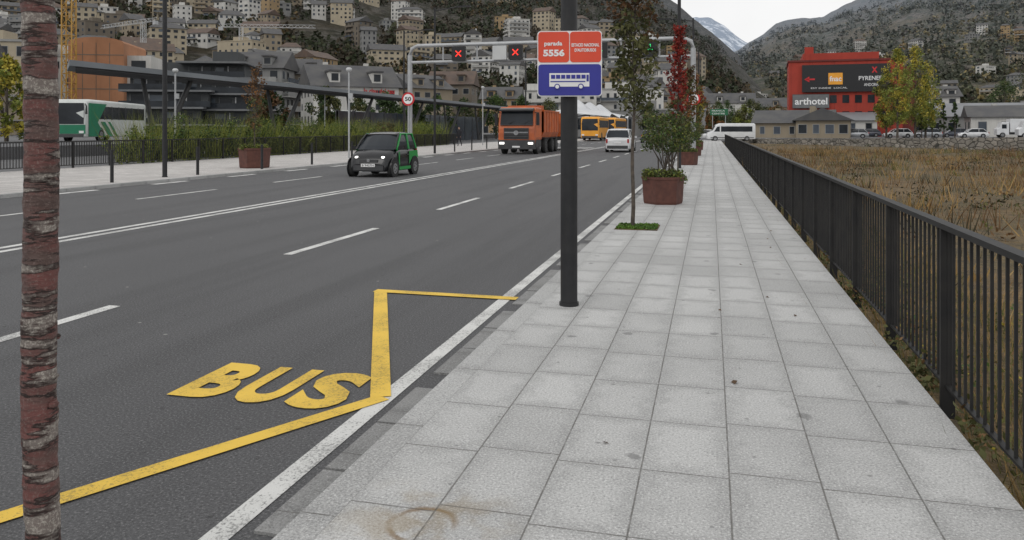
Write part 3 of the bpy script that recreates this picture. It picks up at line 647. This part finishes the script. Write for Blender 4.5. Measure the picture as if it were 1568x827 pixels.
# ------------------------------------------------------------------ gantry
e=empty('signal_gantry',(0,45.2,0)); b=MB(); xl,xr=-18.3,-1.0
for x in(xl,xr):
    b.tube([(x,0,0),(x,0,6.2)],.15,m_grey,14); b.box((x,0,.03),(.5,.5,.06),m_grey)
b.tube([(xl,0,6.2),(xl+.12,0,6.6),(xl+.5,0,6.78),(xr-.5,0,6.78),(xr-.12,0,6.6),(xr,0,6.2)],.12,m_grey,12)
b.tube([(xl,0,5.75),(xr,0,5.75)],.09,m_grey,12)
for i in range(7): b.tube([(xl+2.2+i*2.2,0,5.75),(xl+2.2+i*2.2,0,6.78)],.05,m_grey,8)
b.fin('frame',(0,0,0),0,e)
b=MB()
def sig(x,k):
    b.box((x,-.22,6.2),(.86,.2,.85),m_black if k!='w' else m_lgrey); 
    if k=='x':
        for a in(45,-45): b.box((x,-.335,6.2),(.5,.02,.06),m_sred,0,0,R(a))
    if k=='g': b.box((x,-.335,6.3),(.06,.02,.34),m_sgreen); b.box((x-.07,-.335,6.1),(.2,.02,.05),m_sgreen,0,0,R(45)); b.box((x+.07,-.335,6.1),(.2,.02,.05),m_sgreen,0,0,R(-45))
for x,k in((-15.0,'x'),(-12.4,'w'),(-11.4,'x'),(-9.4,'x'),(-6.3,'g'),(-3.4,'g')): sig(x,k)
b.fin('lane_signals',(0,0,0),0,e)
def speed(x,y,z,r=.42):
    b=MB(); b.disc((0,0,z),r,(0,1,0),.03,m_red3,28); b.disc((0,-.018,z),r*.74,(0,1,0),.012,m_swhite,28)
    b.text('50',(-r*.5,-.027,z-r*.3),(1,0,0),(0,0,1),r,r*.62,m_black,.03); 
    b.tube([(0,.05,0),(0,.05,z+r)],.035,m_grey,8); b.fin('speed_limit_sign',(x,y,0))
speed(-18.3,44.9,3.45); speed(-.98,44.8,3.3,.38)
for (u,d,h) in((-555,42,4.7),(-821,44,4.8),(-592,70,4.8),(-350,75,5.5)):
    x,y=image_to_world(u,d); b=MB(); b.tube([(0,0,0),(0,0,h)],.05,m_grey,8); b.sph((0,0,h+.12),.17,m_lgrey,12,(1,1,.8)); b.box((.1,0,h*.72),(.25,.1,.3),m_grey); b.fin('path_lamp',(x,y,0))
b=MB(); b.tube([(-1,0,0),(-1,0,5)],.06,m_grey,8); b.tube([(1,0,0),(1,0,5)],.06,m_grey,8); b.box((0,-.08,4.3),(2.8,.06,1.0),m_hgreen); b.text('FRANCA',(-1.1,-.115,4.4),(1,0,0),(0,0,1),2.0,.25,m_swhite); b.text('CENTRE',(-1.1,-.115,3.95),(1,0,0),(0,0,1),2.0,.25,m_swhite); b.fin('direction_sign',(1.2,128,-.05))
# ------------------------------------------------------------------ bus station canopy
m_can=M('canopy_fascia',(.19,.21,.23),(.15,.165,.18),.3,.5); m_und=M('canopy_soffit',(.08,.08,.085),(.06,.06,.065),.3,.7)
e=empty('bus_station_canopy',(0,0,0)); b=MB()
def poly(pts,z0,z1,m): b.loft([[(x,y,z0) for x,y in pts],[(x,y,z1) for x,y in pts]],m,True)
poly([(-31.7,32.4),(-31.7,130),(-34.8,130),(-34.8,35.4)],4.82,5.12,m_can)
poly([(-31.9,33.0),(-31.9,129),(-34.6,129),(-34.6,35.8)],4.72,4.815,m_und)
b.fin('roof',(0,0,0),0,e); b=MB()
y=42
while y<128:
    b.tube([(-34.2,y,-.1),(-33,y+1.6,4.75)],[.24,.15],m_dk,8); b.tube([(-34.2,y,-.1),(-34.4,y-1.2,4.75)],[.2,.12],m_dk,8); y+=14
b.b2(-36.2,-36,70,120,-.1,3.4,m_glassw)
for k in range(14): b.b2(-36.3,-35.95,70+k*3.7,70.15+k*3.7,-.1,3.5,m_dk)
b.fin('columns',(0,0,0),0,e)
m_tent=M('white_membrane',(.62,.63,.64),(.5,.51,.53),.3,.6)
for i,(x,y) in enumerate(((-22.5,132),(-22.5,146),(-22.5,160))):
    b=MB(); 
    base=[(-6.5,-6.5,3.6),(0,-6,4.2),(6.5,-6.5,3.6),(6,0,4.2),(6.5,6.5,3.6),(0,6,4.2),(-6.5,6.5,3.6),(-6,0,4.2)]
    mid=[(p[0]*.35,p[1]*.35,4.9) for p in base]; top=[(p[0]*.04,p[1]*.04,6.6) for p in base]; b.loft([base,mid,top],m_tent,False,False)
    for p in base[::2]: b.tube([(p[0],p[1],-.1),p],.12,m_grey,8)
    b.tube([(0,0,-.1),(0,0,6.7)],.12,m_grey,8); b.fin('tensile_canopy',(x,y,0))
b=MB(); cs=[];
for i in range(680):
    y=random.uniform(30.5,74); x=random.uniform(-27.9,-25.7); top=1.75+.8*mn.noise(Vector((y*.35,0,3)))+.7*mn.noise(Vector((y*1.3,x,0))); cs.append((x,y,random.uniform(.1,max(.4,top))))
b.leaves(cs[:340],.40,46,.12,L_green); b.leaves(cs[340:],.40,36,.12,L_dark); b.leaves(cs[::3],.45,26,.12,L_yg); b.leaves(cs[::4],.45,24,.1,L_oliv)
blades(b,3600,-27.5,-25.6,30.5,74,1.5,2.7,.02,L_yg,z=lambda X,Y:np.zeros(len(X))); b.fin('hedge')
# ------------------------------------------------------------------ trees generic
def bigtree(name,x,y,z,h,cw,mats,n_=60,ls=.3,shape='oval',k=34,trunk=.18):
    e=empty(name,(x,y,z)); b=MB(); b.tube([(0,0,-.3),(.05,0,h*.3),(0,.1,h*.85)],[trunk,trunk*.75,trunk*.15],m_bark,8); cs=[]
    for i in range(n_):
        t=random.random(); zz=h*(.2+.8*t); 
        rr=cw/2*(math.sin(math.pi*min(1,(t*.9+.12)))**.7 if shape=='oval' else (1-t)**.7+.05)
        a=random.uniform(0,6.28); q=rr*random.random()**.5; cs.append((q*math.cos(a),q*math.sin(a),zz))
        if i%3==0: b.tube([(0,0,zz*.7),(cs[-1][0]*.6,cs[-1][1]*.6,zz*.9),cs[-1]],[trunk*.25,trunk*.15,.015],m_bark,5)
    b.fin('trunk_and_limbs',(0,0,0),0,e); b=MB()
    for i,m in enumerate(mats): b.leaves(cs[i::len(mats)],cw*.13,k,ls,m,1.2)
    b.fin('leaves',(0,0,0),0,e)
for (u,d,h,cw,mats) in((285,112,13.0,4.4,(L_yg,L_yel,L_yg)),(312,116,13.5,6.0,(L_yel,L_yg,L_yg)),(268,120,10.5,3.8,(L_yg,L_oliv,L_yel)),(328,118,9.5,4.5,(L_yg,L_yg,L_yel))):
    x,y=image_to_world(u,d); bigtree('poplar_tree',x,y,0,h,cw,mats,90,.26,'oval',56)
for (u,d) in((322,118),(338,120),(356,121),(373,119)):
    x,y=image_to_world(u,d); bigtree('cypress_tree',x,y,.1,5.5,1.5,(L_dark,L_dark,L_green),40,.2,'cone',40,.1)
for (u,d,h,cw,mats) in((50,150,6,4.5,(L_yg,L_oliv)),(75,190,8,7,(L_oliv,L_dark)),(100,180,7,6,(L_ora,L_oliv)),(25,210,9,7,(L_dark,L_green)),(450,190,13,10,(L_dark,L_green)),(485,170,14,11,(L_dark,L_oliv)),(-10,230,10,7,(L_oliv,L_ora)),(-95,170,7,6,(L_dark,L_oliv)),
    (-420,110,6,5,(L_dark,L_green)),(-380,125,6,6,(L_dark,L_oliv)),(-330,130,7,6,(L_dark,L_green)),(-460,95,5,4,(L_dark,L_green)),(-1080,60,7,4,(L_yel,L_yg)),(-680,70,5,4,(L_dark,L_brn)),(-590,85,6,4,(L_dark,L_oliv)),(5,128,4.5,3,(L_ora,L_oliv)),(-30,140,5,3.5,(L_red,L_oliv)),(180,180,8,6,(L_oliv,L_dark)),(-500,100,6,5,(L_dark,L_green)),(-540,110,6,5,(L_dark,L_oliv)),(-290,140,7,6,(L_dark,L_green)),(-250,150,7,6,(L_dark,L_oliv)),(-60,200,8,6,(L_dark,L_ora)),(60,230,10,8,(L_dark,L_oliv)),(10,250,10,8,(L_oliv,L_green))):
    x,y=image_to_world(u,d); bigtree('tree',x,y,-.1,h,cw,mats,46,.32,'oval',60)
# ------------------------------------------------------------------ buildings
wall={}
def WM(k,c,c2=None):
    n=N('render_'+k); c2=c2 or tuple(x*.82 for x in c); col=n.mix(n.ss(n.noise(.25,5),.3,.7),c,c2); st=n.noise(1,4,n.scaled(n.position(),(1.5,1.5,.12))); col=n.mix(n.ss(st,.5,.75,0,.45),col,tuple(x*.6 for x in c)); wall[k]=n.fin(col,.88)
WM('cream',(.44,.38,.28)); WM('white',(.58,.57,.54)); WM('brick',(.40,.19,.10)); WM('dgrey',(.075,.08,.083)); WM('beige',(.31,.26,.19)); WM('stone',(.17,.145,.115)); WM('grey',(.24,.24,.235)); WM('red',(.38,.05,.032)); WM('dred',(.16,.035,.03)); WM('ochre',(.35,.25,.14))
m_slate=M('slate_roof',(.06,.06,.065),(.09,.088,.085),.5,.7); m_brroof=M('brown_roof',(.12,.08,.06),(.08,.06,.05),.5,.8); m_lroof=M('metal_roof',(.22,.23,.24),(.17,.17,.18),.2,.6)
def house(b,w_,dp,h,wm,floors,cols,roof='flat',rm=None,balc=False,glass=None,rise=None,far=False):
    rm=rm or m_slate; glass=glass or m_glass
    b.b2(-w_/2,w_/2,-dp/2,dp/2,-4,h,wm)
    if roof=='flat':
        b.b2(-w_/2-.2,w_/2+.2,-dp/2-.2,dp/2+.2,h+.003,h+.4,wm if far else m_trim); b.b2(-w_/6,w_/8,-dp/5,dp/5,h+.403,h+2.4,wm)
    elif roof=='gable':
        rs=rise or dp*.32; o=.6
        A=[(-w_/2-o,-dp/2-o,h+.01),(-w_/2-o,dp/2+o,h+.01),(-w_/2-o,0,h+rs)]; B=[(w_/2+o,p[1],p[2]) for p in A]; b.loft([A,B],rm,True)
        for k in range(2):
            b.b2(-w_/4+k*w_/2-.4,-w_/4+k*w_/2+.4,dp/5-.4,dp/5+.4,h+rs*.4,h+rs*1.15,wm)
            if not far and rs>2.5:
                xx=-w_/4+k*w_/2; b.b2(xx-.9,xx+.9,-dp/2+.6,-dp/6,h+rs*.1,h+rs*.62,wm); b.b2(xx-1.1,xx+1.1,-dp/2+.3,-dp/6,h+rs*.622,h+rs*.7,rm); b.b2(xx-.6,xx+.6,-dp/2+.56,-dp/2+.6,h+rs*.25,h+rs*.55,glass)
    elif roof=='hip':
        rs=rise or dp*.3; o=.6
        b.loft([[(-w_/2-o,-dp/2-o,h+.01),(w_/2+o,-dp/2-o,h+.01),(w_/2+o,dp/2+o,h+.01),(-w_/2-o,dp/2+o,h+.01)],[(-w_/4,-.2,h+rs),(w_/4,-.2,h+rs),(w_/4,.2,h+rs),(-w_/4,.2,h+rs)]],rm,True)
    fh=h/floors; wf=random.choice((.35,.42,.5,.6)); hf_=random.choice((.4,.48,.55))
    for f in range(floors):
        z=f*fh+fh*.28; hh=fh*hf_
        for side in range(4):
            L=w_ if side%2==0 else dp; nc=cols if side%2==0 else max(2,int(cols*dp/w_)); D=dp/2 if side%2==0 else w_/2
            S=b.T; b.T=S@Matrix.Rotation(side*math.pi/2,4,'Z')
            for c in range(nc):
                if random.random()<.1: continue
                x=-L/2+(c+.5)*L/nc; ww=L/nc*(wf*random.choice((1,1,.7)))
                if not far: b.b2(x-ww/2-.08,x+ww/2+.08,-D-.05,-D+.02,z-.08,z+hh+.08,m_trim)
                g=glass if random.random()<.75 else m_glassw
                y=-D-(.055 if not far else .06)
                b.add([(x-ww/2,y,z),(x+ww/2,y,z),(x+ww/2,y,z+hh),(x-ww/2,y,z+hh)],[(0,1,2,3)],g)
            if balc and side in(0,1,3) and f>0:
                x0,x1=-L/2+L*.06,L/2-L*(.06 if random.random()<.5 else .4)
                b.b2(x0,x1,-D-1.2,-D-.003,f*fh-.12,f*fh+.08,m_trim if not far else wm)
                b.b2(x0,x1,-D-1.2,-D-1.15,f*fh+.083,f*fh+1.0,random.choice((wm,m_glassw,m_trim)))
            b.T=S
def bld(name,u,d,wd,dp,h,rz,wm,fl,co_,roof='flat',rm=None,balc=False,z=-.3,**k):
    x,y=image_to_world(u,d); b=MB(); house(b,wd,dp,h,wm,fl,co_,roof,rm,balc,**k); return b.fin(name,(x,y,z),R(rz))
Wl=wall
bld('apartment_building',-1095,135,18,14,16.5,25,Wl['cream'],5,5,'flat',None,True)
bld('apartment_building',-985,140,8,12,14.5,25,Wl['white'],5,3,'flat')
x,y=image_to_world(-922,142); b=MB(); b.b2(-4.5,4.5,-7,7,-1,17,Wl['brick']); rg=[]
for i in range(9): a=math.pi*i/8; rg.append((-4.5*math.cos(a),0,17.003+1.0*math.sin(a)))
b.loft([[(p[0],-7,p[2]) for p in rg],[(p[0],7,p[2]) for p in rg]],Wl['brick'],True)
for k in range(5): b.b2(-4.52,4.52,-7.04,-6.99,2.8+k*3,2.95+k*3,Wl['stone'])
for k in(-2.2,0,2.2): b.b2(k-.04,k+.04,-7.045,-6.99,-1,17,Wl['stone'])
b.b2(4.505,8.5,-5,7,-1,15,Wl['white']); 
for k in range(5): b.b2(5.2,7.6,-5.06,-5,1+k*2.9,2.5+k*2.9,m_glass)
b.fin('brick_building',(x,y,-.3),R(25))
for (u,d,w1,h1,fl) in((-815,125,12,10.5,4),(-740,128,11,12.5,5)):
    x,y=image_to_world(u,d); b=MB(); h2=h1/fl
    for f in range(fl):
        w2=w1-(f%2)*1.2-(2.0 if f==fl-1 else 0)
        b.b2(-w1/2,-w1/2+w2,-6+(f==fl-1)*1.5,6,f*h2+(0 if f else -1),(f+1)*h2-.3,Wl['dgrey']); b.b2(-w1/2-.8,-w1/2+w2+.8,-7.2,6.2,(f+1)*h2-.297,(f+1)*h2-.003,m_trimd)
        for c in range(4):
            x0=-w1/2+.6+c*(w2-1)/4; yq=-6+(f==fl-1)*1.5
            b.b2(x0,x0+(w2-1)/4-.7,yq-.06,yq-.003,f*h2+.6,(f+1)*h2-.8,m_glass if (c+f)%3 else m_glassw)
            b.b2(x0-.14,x0-.02,yq-.08,yq-.003,f*h2+.4,(f+1)*h2-.6,m_lgrey if c%2 else m_trimd)
        if f: b.b2(-w1/2-.8,-w1/2+w2+.6,-7.2,-7.15,f*h2+.003,f*h2+.9,m_glass)
    b.b2(-2,2,-2,3,h1,h1+2,Wl['dgrey']); b.fin('office_building',(x,y,-.3),R(22))
bld('apartment_building',-690,160,12,12,14,15,Wl['grey'],5,4,'gable',m_slate,True); bld('apartment_building',-632,170,9,12,13.5,35,Wl['stone'],4,3,'gable')
x,y=image_to_world(-555,140); b=MB(); house(b,15,12,9.2,Wl['white'],4,6,'gable',m_slate,rise=4.2); b.text('la clau del teu',(1.2,-6.12,8.1),(1,0,0),(0,0,1),5.5,.9,m_red3,.02); b.fin('apartment_building',(x,y,-.3),R(40))
bld('apartment_building',-450,180,12,11,11,60,Wl['beige'],4,4,'gable'); bld('apartment_building',-395,200,11,12,13,10,Wl['stone'],4,4,'gable',m_brroof); bld('apartment_building',-1180,110,12,12,12,25,Wl['beige'],4,4,'gable')
bld('long_apartment_block',-255,225,30,12,12.5,8,Wl['white'],4,12,'flat',None,True); bld('long_apartment_block',-140,235,26,12,13.5,4,Wl['white'],4,12,'flat',None,True)
bld('apartment_building',-60,260,14,12,13,30,Wl['beige'],4,5,'gable'); bld('apartment_building',-320,190,9,10,9,8,Wl['ochre'],3,4,'gable')
bld('warehouse',-110,180,30,12,6,0,Wl['grey'],1,8,'flat'); bld('apartment_building',30,280,16,12,11,0,Wl['white'],4,5,'gable'); bld('apartment_building',80,300,18,12,10,-5,Wl['beige'],3,6,'gable')
bld('house',128,128,11.5,8,2.4,-12,Wl['beige'],1,5,'gable',m_slate,False,.1,rise=2.2); bld('house',172,124,5,8,2.8,80,Wl['beige'],1,3,'gable',m_slate,False,.1,rise=2.0)
x,y=image_to_world(95,160); b=MB(); house(b,6,6,3.4,Wl['brick'],1,3,'gable',m_brroof,rise=1.4); b.fin('house',(x,y,.1),R(8))
bld('warehouse',185,146,14,9,3.0,0,Wl['white'],1,5,'gable',m_lroof,False,.1,rise=1.6)
x,y=image_to_world(200,152); e=empty('red_hotel_building',(x,y,.1),R(-4)); b=MB()
b.b2(-10,10,-6,8,-1.5,14.6,Wl['red']); b.b2(-7.4,6,-5.6,8,14.603,16.0,Wl['red']); b.b2(10.003,12.5,-4,8,-1.5,13.2,Wl['dred']); b.b2(-7,-5.4,-4,-2.5,16.003,17.4,Wl['red']); b.b2(-10.2,10.2,-6.2,8.2,14.35,14.7,Wl['dred'])
for c in range(6): b.b2(-9.6+c*3.9,-9.56+c*3.9,-6.02,-5.99,-1,14.3,Wl['dred'])
for f in range(1,3):
    for c in range(9): b.b2(-9.2+c*2.2,-8.0+c*2.2,-6.06,-5.9,f*3.1+.2,f*3.1+1.7,m_glass)
b.fin('walls',(0,0,0),0,e); b=MB()
b.b2(-7.6,7.8,-6.6,-6.3,8.5,13.7,m_black); b.b2(-6.9,-5.3,-6.63,-6.6,10.8,11.1,m_red3); b.add([(-7.2,-6.63,10.95),(-6.3,-6.63,10.4),(-6.3,-6.63,11.5)],[(0,1,2)],m_red3); b.text('fnac',(-2.7,-6.66,10.5),(1,0,0),(0,0,1),2.1,1.0,m_swhite,.02); b.b2(-2.9,-.4,-6.63,-6.6,9.9,12.1,m_or2)
b.text('PYRENEES',(2.4,-6.63,10.6),(1,0,0),(0,0,1),4.4,.8,m_swhite,.01); b.text('ANDORRA',(3.3,-6.63,9.5),(1,0,0),(0,0,1),2.8,.55,m_swhite); b.text('X',(4.6,-6.63,12.0),(1,0,0),(0,0,1),1,1.1,m_red3,.05)
b.text('EST INSIDE  LOCAL',(-6,-6.63,9.1),(1,0,0),(0,0,1),6.4,.3,m_swhite)
b.fin('billboard',(0,0,0),0,e); b=MB()
b.b2(-9.3,-2.8,-6.9,-6.6,5.5,8.0,m_trimd); b.text('arthotel',(-8.9,-6.92,6.1),(1,0,0),(0,0,1),5.8,1.3,m_swhite,.02); b.b2(-9.35,-2.75,-6.85,-6.55,5.4,8.1,m_dk); b.fin('hotel_sign',(0,0,0),0,e)
bld('warehouse',400,165,40,14,4.0,-5,Wl['grey'],1,12,'gable',m_lroof,False,.1,rise=3); bld('house',350,175,6,8,8.6,0,Wl['white'],3,2,'gable',m_slate,False,.1)
bld('warehouse',480,140,18,10,3.6,-10,Wl['white'],1,5,'gable',m_slate,False,.1,rise=2.2)
m_cr=M('crane_yellow',(.50,.28,.05),(.4,.23,.05),2,.5)
def crane(u,d,h,jib,m,rz,z=-.3):
    x,y=image_to_world(u,d); b=MB(); s=.8
    for sx in(-s,s):
        for sy in(-s,s): b.b2(sx-.09,sx+.09,sy-.09,sy+.09,0,h,m)
    k=0; zz=0
    while zz<h-1.6:
        for i,(p,q) in enumerate((((-s,-s),(s,-s)),((s,-s),(s,s)),((s,s),(-s,s)),((-s,s),(-s,-s)))):
            if k%2: p,q=q,p
            b.tube([(p[0],p[1],zz),(q[0],q[1],zz+1.6)],.06,m,4); b.tube([(p[0],p[1],zz+1.6),(q[0],q[1],zz+1.6)],.05,m,4)
        zz+=1.6;k+=1
    for yy,z_ in((-.6,h),(.6,h),(0,h+1.4)): b.tube([(-jib*.3,yy,z_),(jib,yy,z_)],.1,m,4)
    xx=-jib*.3;k=0
    while xx<jib-1.5:
        for yy in(-.6,.6): b.tube([(xx,yy if k%2 else 0,h if k%2 else h+1.4),(xx+1.5,0 if k%2 else yy,h+1.4 if k%2 else h)],.06,m,4)
        xx+=1.5;k+=1
    b.b2(-jib*.3,-jib*.3+2,-.7,.7,h-1.6,h-.1,m_grey); b.fin('tower_crane',(x,y,z),R(rz))
crane(-984,130,32,30,m_cr,20); crane(-870,330,42,34,m_lgrey,160,5); crane(-720,360,44,34,m_lgrey,20,5)
# ------------------------------------------------------------------ mountains
def interp(tab,u):
    if u<=tab[0][0]: return tab[0][1]
    for (a,b_),(c,d_) in zip(tab[:-1],tab[1:]):
        if u<=c: t=(u-a)/(c-a); return b_+(d_-b_)*t
    return tab[-1][1]
def phi2u(p): return 1180*math.tan(max(-1.3,min(1.3,p+R(14.5))))+784-1089
def u2phi(u): return math.atan((u+305)/1180)-R(14.5)
class Hill:
    def __init__(s,tab,r0,RR,p,amp,seed,fs): s.tab=tab;s.r0=r0;s.R=RR;s.p=p;s.amp=amp;s.seed=seed;s.fs=fs
    def h(s,ph,r):
        u=phi2u(ph); c=max(.25,math.cos(ph+R(14.5))); Hh=interp(s.tab,u)/1180*c*s.R
        t=(r-s.r0)/(s.R-s.r0)
        if t<0: return -3
        x,y=r*math.sin(ph),r*math.cos(ph)
        q=Vector((x/s.fs,y/s.fs,s.seed)); nn=mn.fractal(q,.9,2.1,6)
        rg=1-abs(mn.noise(q*1.7))*2
        if t<=1: z=Hh*t**s.p
        else: z=Hh*(1-(t-1)*.8)
        return z+(nn*.7+rg*.35)*s.amp*min(1,t*2.2)-.5
    def mesh(s,name,u0,u1,na,nr,m,rmax=1.25):
        b=MB(); p0,p1=u2phi(u0),u2phi(u1); V=[]
        for j in range(nr+1):
            r=s.r0+(s.R*rmax-s.r0)*(j/nr)
            for i in range(na+1):
                ph=p0+(p1-p0)*i/na; V.append((r*math.sin(ph),r*math.cos(ph),s.h(ph,r)))
        F=[(j*(na+1)+i,j*(na+1)+i+1,(j+1)*(na+1)+i+1,(j+1)*(na+1)+i) for j in range(nr) for i in range(na)]
        b.add(V,F,m,True); return b.fin(name)
def hazed(n,col,d0,d1,mx_,hc):  # aerial haze mixed into the surface colour by distance
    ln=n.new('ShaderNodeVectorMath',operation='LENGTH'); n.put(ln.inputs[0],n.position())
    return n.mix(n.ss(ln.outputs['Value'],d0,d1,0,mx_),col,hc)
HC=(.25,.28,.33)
def hillmat(name,rock,scrub,aut,fs):
    n=N(name); a=n.noise(1/fs,8,rough=.65); b_=n.noise(6/fs,8,rough=.75); c=n.noise(.18,3)
    geo=n.new('ShaderNodeNewGeometry'); se=n.new('ShaderNodeSeparateXYZ'); n.put(se.inputs[0],geo.outputs['Normal'])
    col=n.mix(n.ss(b_,.45,.58),scrub,rock); col=n.mix(n.ss(a,.48,.62,0,.6),col,aut); col=n.mix(n.ss(c,.45,.65,0,.6),col,tuple(x*.4 for x in scrub))
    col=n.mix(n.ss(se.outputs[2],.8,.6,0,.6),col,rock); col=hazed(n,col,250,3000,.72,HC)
    n.bump(n.math('ADD',b_,n.math('MULTIPLY',c,.3)),1.,8.)
    return n.fin(col,.95,0,.1)
HL=Hill([(-1500,330),(-1000,335),(-650,320),(-300,290),(-150,240),(-90,208),(-60,190),(-30,165),(0,143),(30,118),(60,85),(100,45),(160,5),(400,0)],250,1500,1.22,32,1.3,240)
HR=Hill([(-80,10),(-30,50),(10,92),(34,112),(60,134),(100,160),(140,170),(170,172),(210,190),(310,222),(480,250),(800,290)],520,2600,1.15,45,7.7,420)
HS=Hill([(-150,90),(-60,158),(-24,170),(0,168),(20,158),(45,138),(80,120),(300,80)],3500,6500,1.3,60,3.1,700)
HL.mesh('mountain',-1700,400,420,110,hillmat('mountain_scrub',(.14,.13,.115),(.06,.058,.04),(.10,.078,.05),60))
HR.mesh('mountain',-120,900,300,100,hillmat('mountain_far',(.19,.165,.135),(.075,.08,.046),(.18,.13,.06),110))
n=N('snow_rock'); a=n.noise(.006,8,rough=.75); m_snow=n.fin(n.mix(n.ss(a,.48,.56),(.25,.30,.38),(.58,.63,.70)),.9); HS.mesh('mountain',-300,500,160,40,m_snow)  # bluish distance haze tinted straight into the rock and snow colours
def forest(name,hill,u0,u1,r0,r1,n_,size,mats,k=12,rp=1.,cs_=.2):
    b=MB(); pts={m:[] for m in mats}
    for _ in range(n_):
        ph=u2phi(random.uniform(u0,u1)); r=r0+(r1-r0)*random.random()**rp; z=hill.h(ph,r); x,y=r*math.sin(ph),r*math.cos(ph)
        g=mn.noise(Vector((x/70,y/70,5)))
        if g<-.12: continue
        m=mats[min(len(mats)-1,int(abs(mn.noise(Vector((x/45,y/45,9)))+random.gauss(0,.2))*1.5*len(mats)))]
        pts[m].append((x,y,z,size*random.uniform(.55,1.3)))
    for m,P in pts.items():
        if not P: continue
        P=np.array(P); c=np.repeat(P,k,0); d=rng.normal(size=(len(c),3))*.30; s=c[:,3:4]; t=rng.random((len(c),1))
        q=c[:,:3]+np.concatenate([d[:,:2]*s*(1.1-t*.8),t*s*1.1],1)
        u=rng.normal(size=(len(c),3)); u/=np.linalg.norm(u,axis=1)[:,None]; w_=np.cross(u,rng.normal(size=(len(c),3))); w_/=np.linalg.norm(w_,axis=1)[:,None]; sz=s*cs_
        b.arr(np.stack([q-u*sz,q+w_*sz,q+u*sz,q-w_*sz],1).reshape(-1,3),0,4,m)
    b.fin(name)
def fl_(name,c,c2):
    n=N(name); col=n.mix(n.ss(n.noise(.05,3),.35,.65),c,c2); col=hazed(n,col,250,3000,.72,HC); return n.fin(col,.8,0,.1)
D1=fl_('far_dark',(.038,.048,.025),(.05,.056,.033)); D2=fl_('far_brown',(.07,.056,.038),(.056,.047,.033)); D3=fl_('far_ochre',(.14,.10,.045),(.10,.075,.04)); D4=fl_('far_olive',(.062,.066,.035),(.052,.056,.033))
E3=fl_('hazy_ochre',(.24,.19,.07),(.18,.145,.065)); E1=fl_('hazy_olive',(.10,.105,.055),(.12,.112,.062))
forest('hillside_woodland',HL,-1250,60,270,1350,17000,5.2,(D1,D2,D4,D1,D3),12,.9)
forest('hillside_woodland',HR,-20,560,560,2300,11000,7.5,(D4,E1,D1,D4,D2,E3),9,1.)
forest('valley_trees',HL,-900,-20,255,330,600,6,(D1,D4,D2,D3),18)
def town(name,hill,u0,u1,r0,r1,n_,wr,rp=1.,sep=22,keys=('cream','white','beige','stone','grey','white','beige','white','ochre','cream')):
    b=MB(); placed=[]; tries=0
    wl=[Wl[k] for k in keys]
    while len(placed)<n_ and tries<n_*30:
        tries+=1; ph=u2phi(random.uniform(u0,u1)); r=r0+(r1-r0)*random.random()**rp; x,y=r*math.sin(ph),r*math.cos(ph)
        if any((x-a)**2+(y-c)**2<sep**2 for a,c in placed): continue
        if mn.noise(Vector((x/130,y/130,2)))<-.15 : continue
        placed.append((x,y)); z=hill.h(ph,r); fl=random.choice((2,2,3,3,4,5)); w_=random.uniform(*wr)
        b.T=Matrix.Translation((x,y,z))@Matrix.Rotation(-ph+random.gauss(0,.6),4,'Z')
        house(b,w_,random.uniform(8,12),fl*2.9,random.choice(wl),fl,max(3,int(w_/3)),random.choice(('gable','gable','hip','flat')),random.choice((m_slate,m_slate,m_brroof)),random.random()<.5,far=True)
    b.T=Matrix.Identity(4); b.fin(name)
town('hillside_town',HL,-1230,-20,275,600,220,(8,20),1.2,19)
town('hillside_town',HL,-1100,-150,540,800,26,(9,15),1.,34)
town('hillside_town',HR,60,560,560,1250,40,(9,17),1.2,30)
# ------------------------------------------------------------------ pedestrian
def person(x,y,rz):
    e=empty('pedestrian',(x,y,0),rz)
    m_coat=M('dark_coat',(.015,.015,.02),None,9,.9); m_skin=M('skin',(.4,.24,.17),None,9,.6); m_hair=M('hair',(.03,.02,.015),None,9,.8)
    J=[(0,0,.92),(0,0,1.15),(0,.01,1.38),(0,.01,1.47),(0,.02,1.53),
       (.1,0,.88),(.11,.12,.5),(.11,.0,.09),(.11,.14,.04),(-.1,0,.88),(-.11,-.04,.5),(-.11,-.26,.13),(-.11,-.15,.05),
       (.19,0,1.38),(.24,-.08,1.1),(.24,.02,.86),(-.19,0,1.38),(-.24,.08,1.1),(-.24,.2,.9)]
    E=[(0,1),(1,2),(2,3),(3,4),(0,5),(5,6),(6,7),(7,8),(0,9),(9,10),(10,11),(11,12),(2,13),(13,14),(14,15),(2,16),(16,17),(17,18)]
    rad=[.17,.17,.18,.065,.055,.12,.075,.05,.04,.12,.075,.05,.04,.085,.06,.04,.085,.06,.04]
    me=bpy.data.meshes.new('body'); me.from_pydata(J,E,[]); ob=bpy.data.objects.new('body',me); sc.collection.objects.link(ob); ob.parent=e
    md=ob.modifiers.new('s','SKIN'); 
    for i,r in enumerate(rad): me.skin_vertices[0].data[i].radius=(r,r*.8)
    me.skin_vertices[0].data[0].use_root=True
    s2=ob.modifiers.new('d','SUBSURF'); s2.levels=1; s2.render_levels=1; me.materials.append(m_coat)
    b=MB(); b.sph((0,.03,1.63),.1,m_skin,12,(.85,1,1.2)); b.sph((0,.0,1.665),.108,m_hair,12,(.88,.95,1.05)); b.box((0,.13,1.62),(.025,.04,.04),m_skin)
    for sx in(-1,1): b.box((sx*.035,.122,1.65),(.02,.01,.01),m_hair); b.sph((sx*.24,.03 if sx>0 else .21,.82 if sx>0 else .86),.04,m_skin,8,(.6,1,1.3))
    b.fin('head_and_hands',(0,0,0),0,e)
x,y=image_to_world(-386,70); person(x,y,R(170))
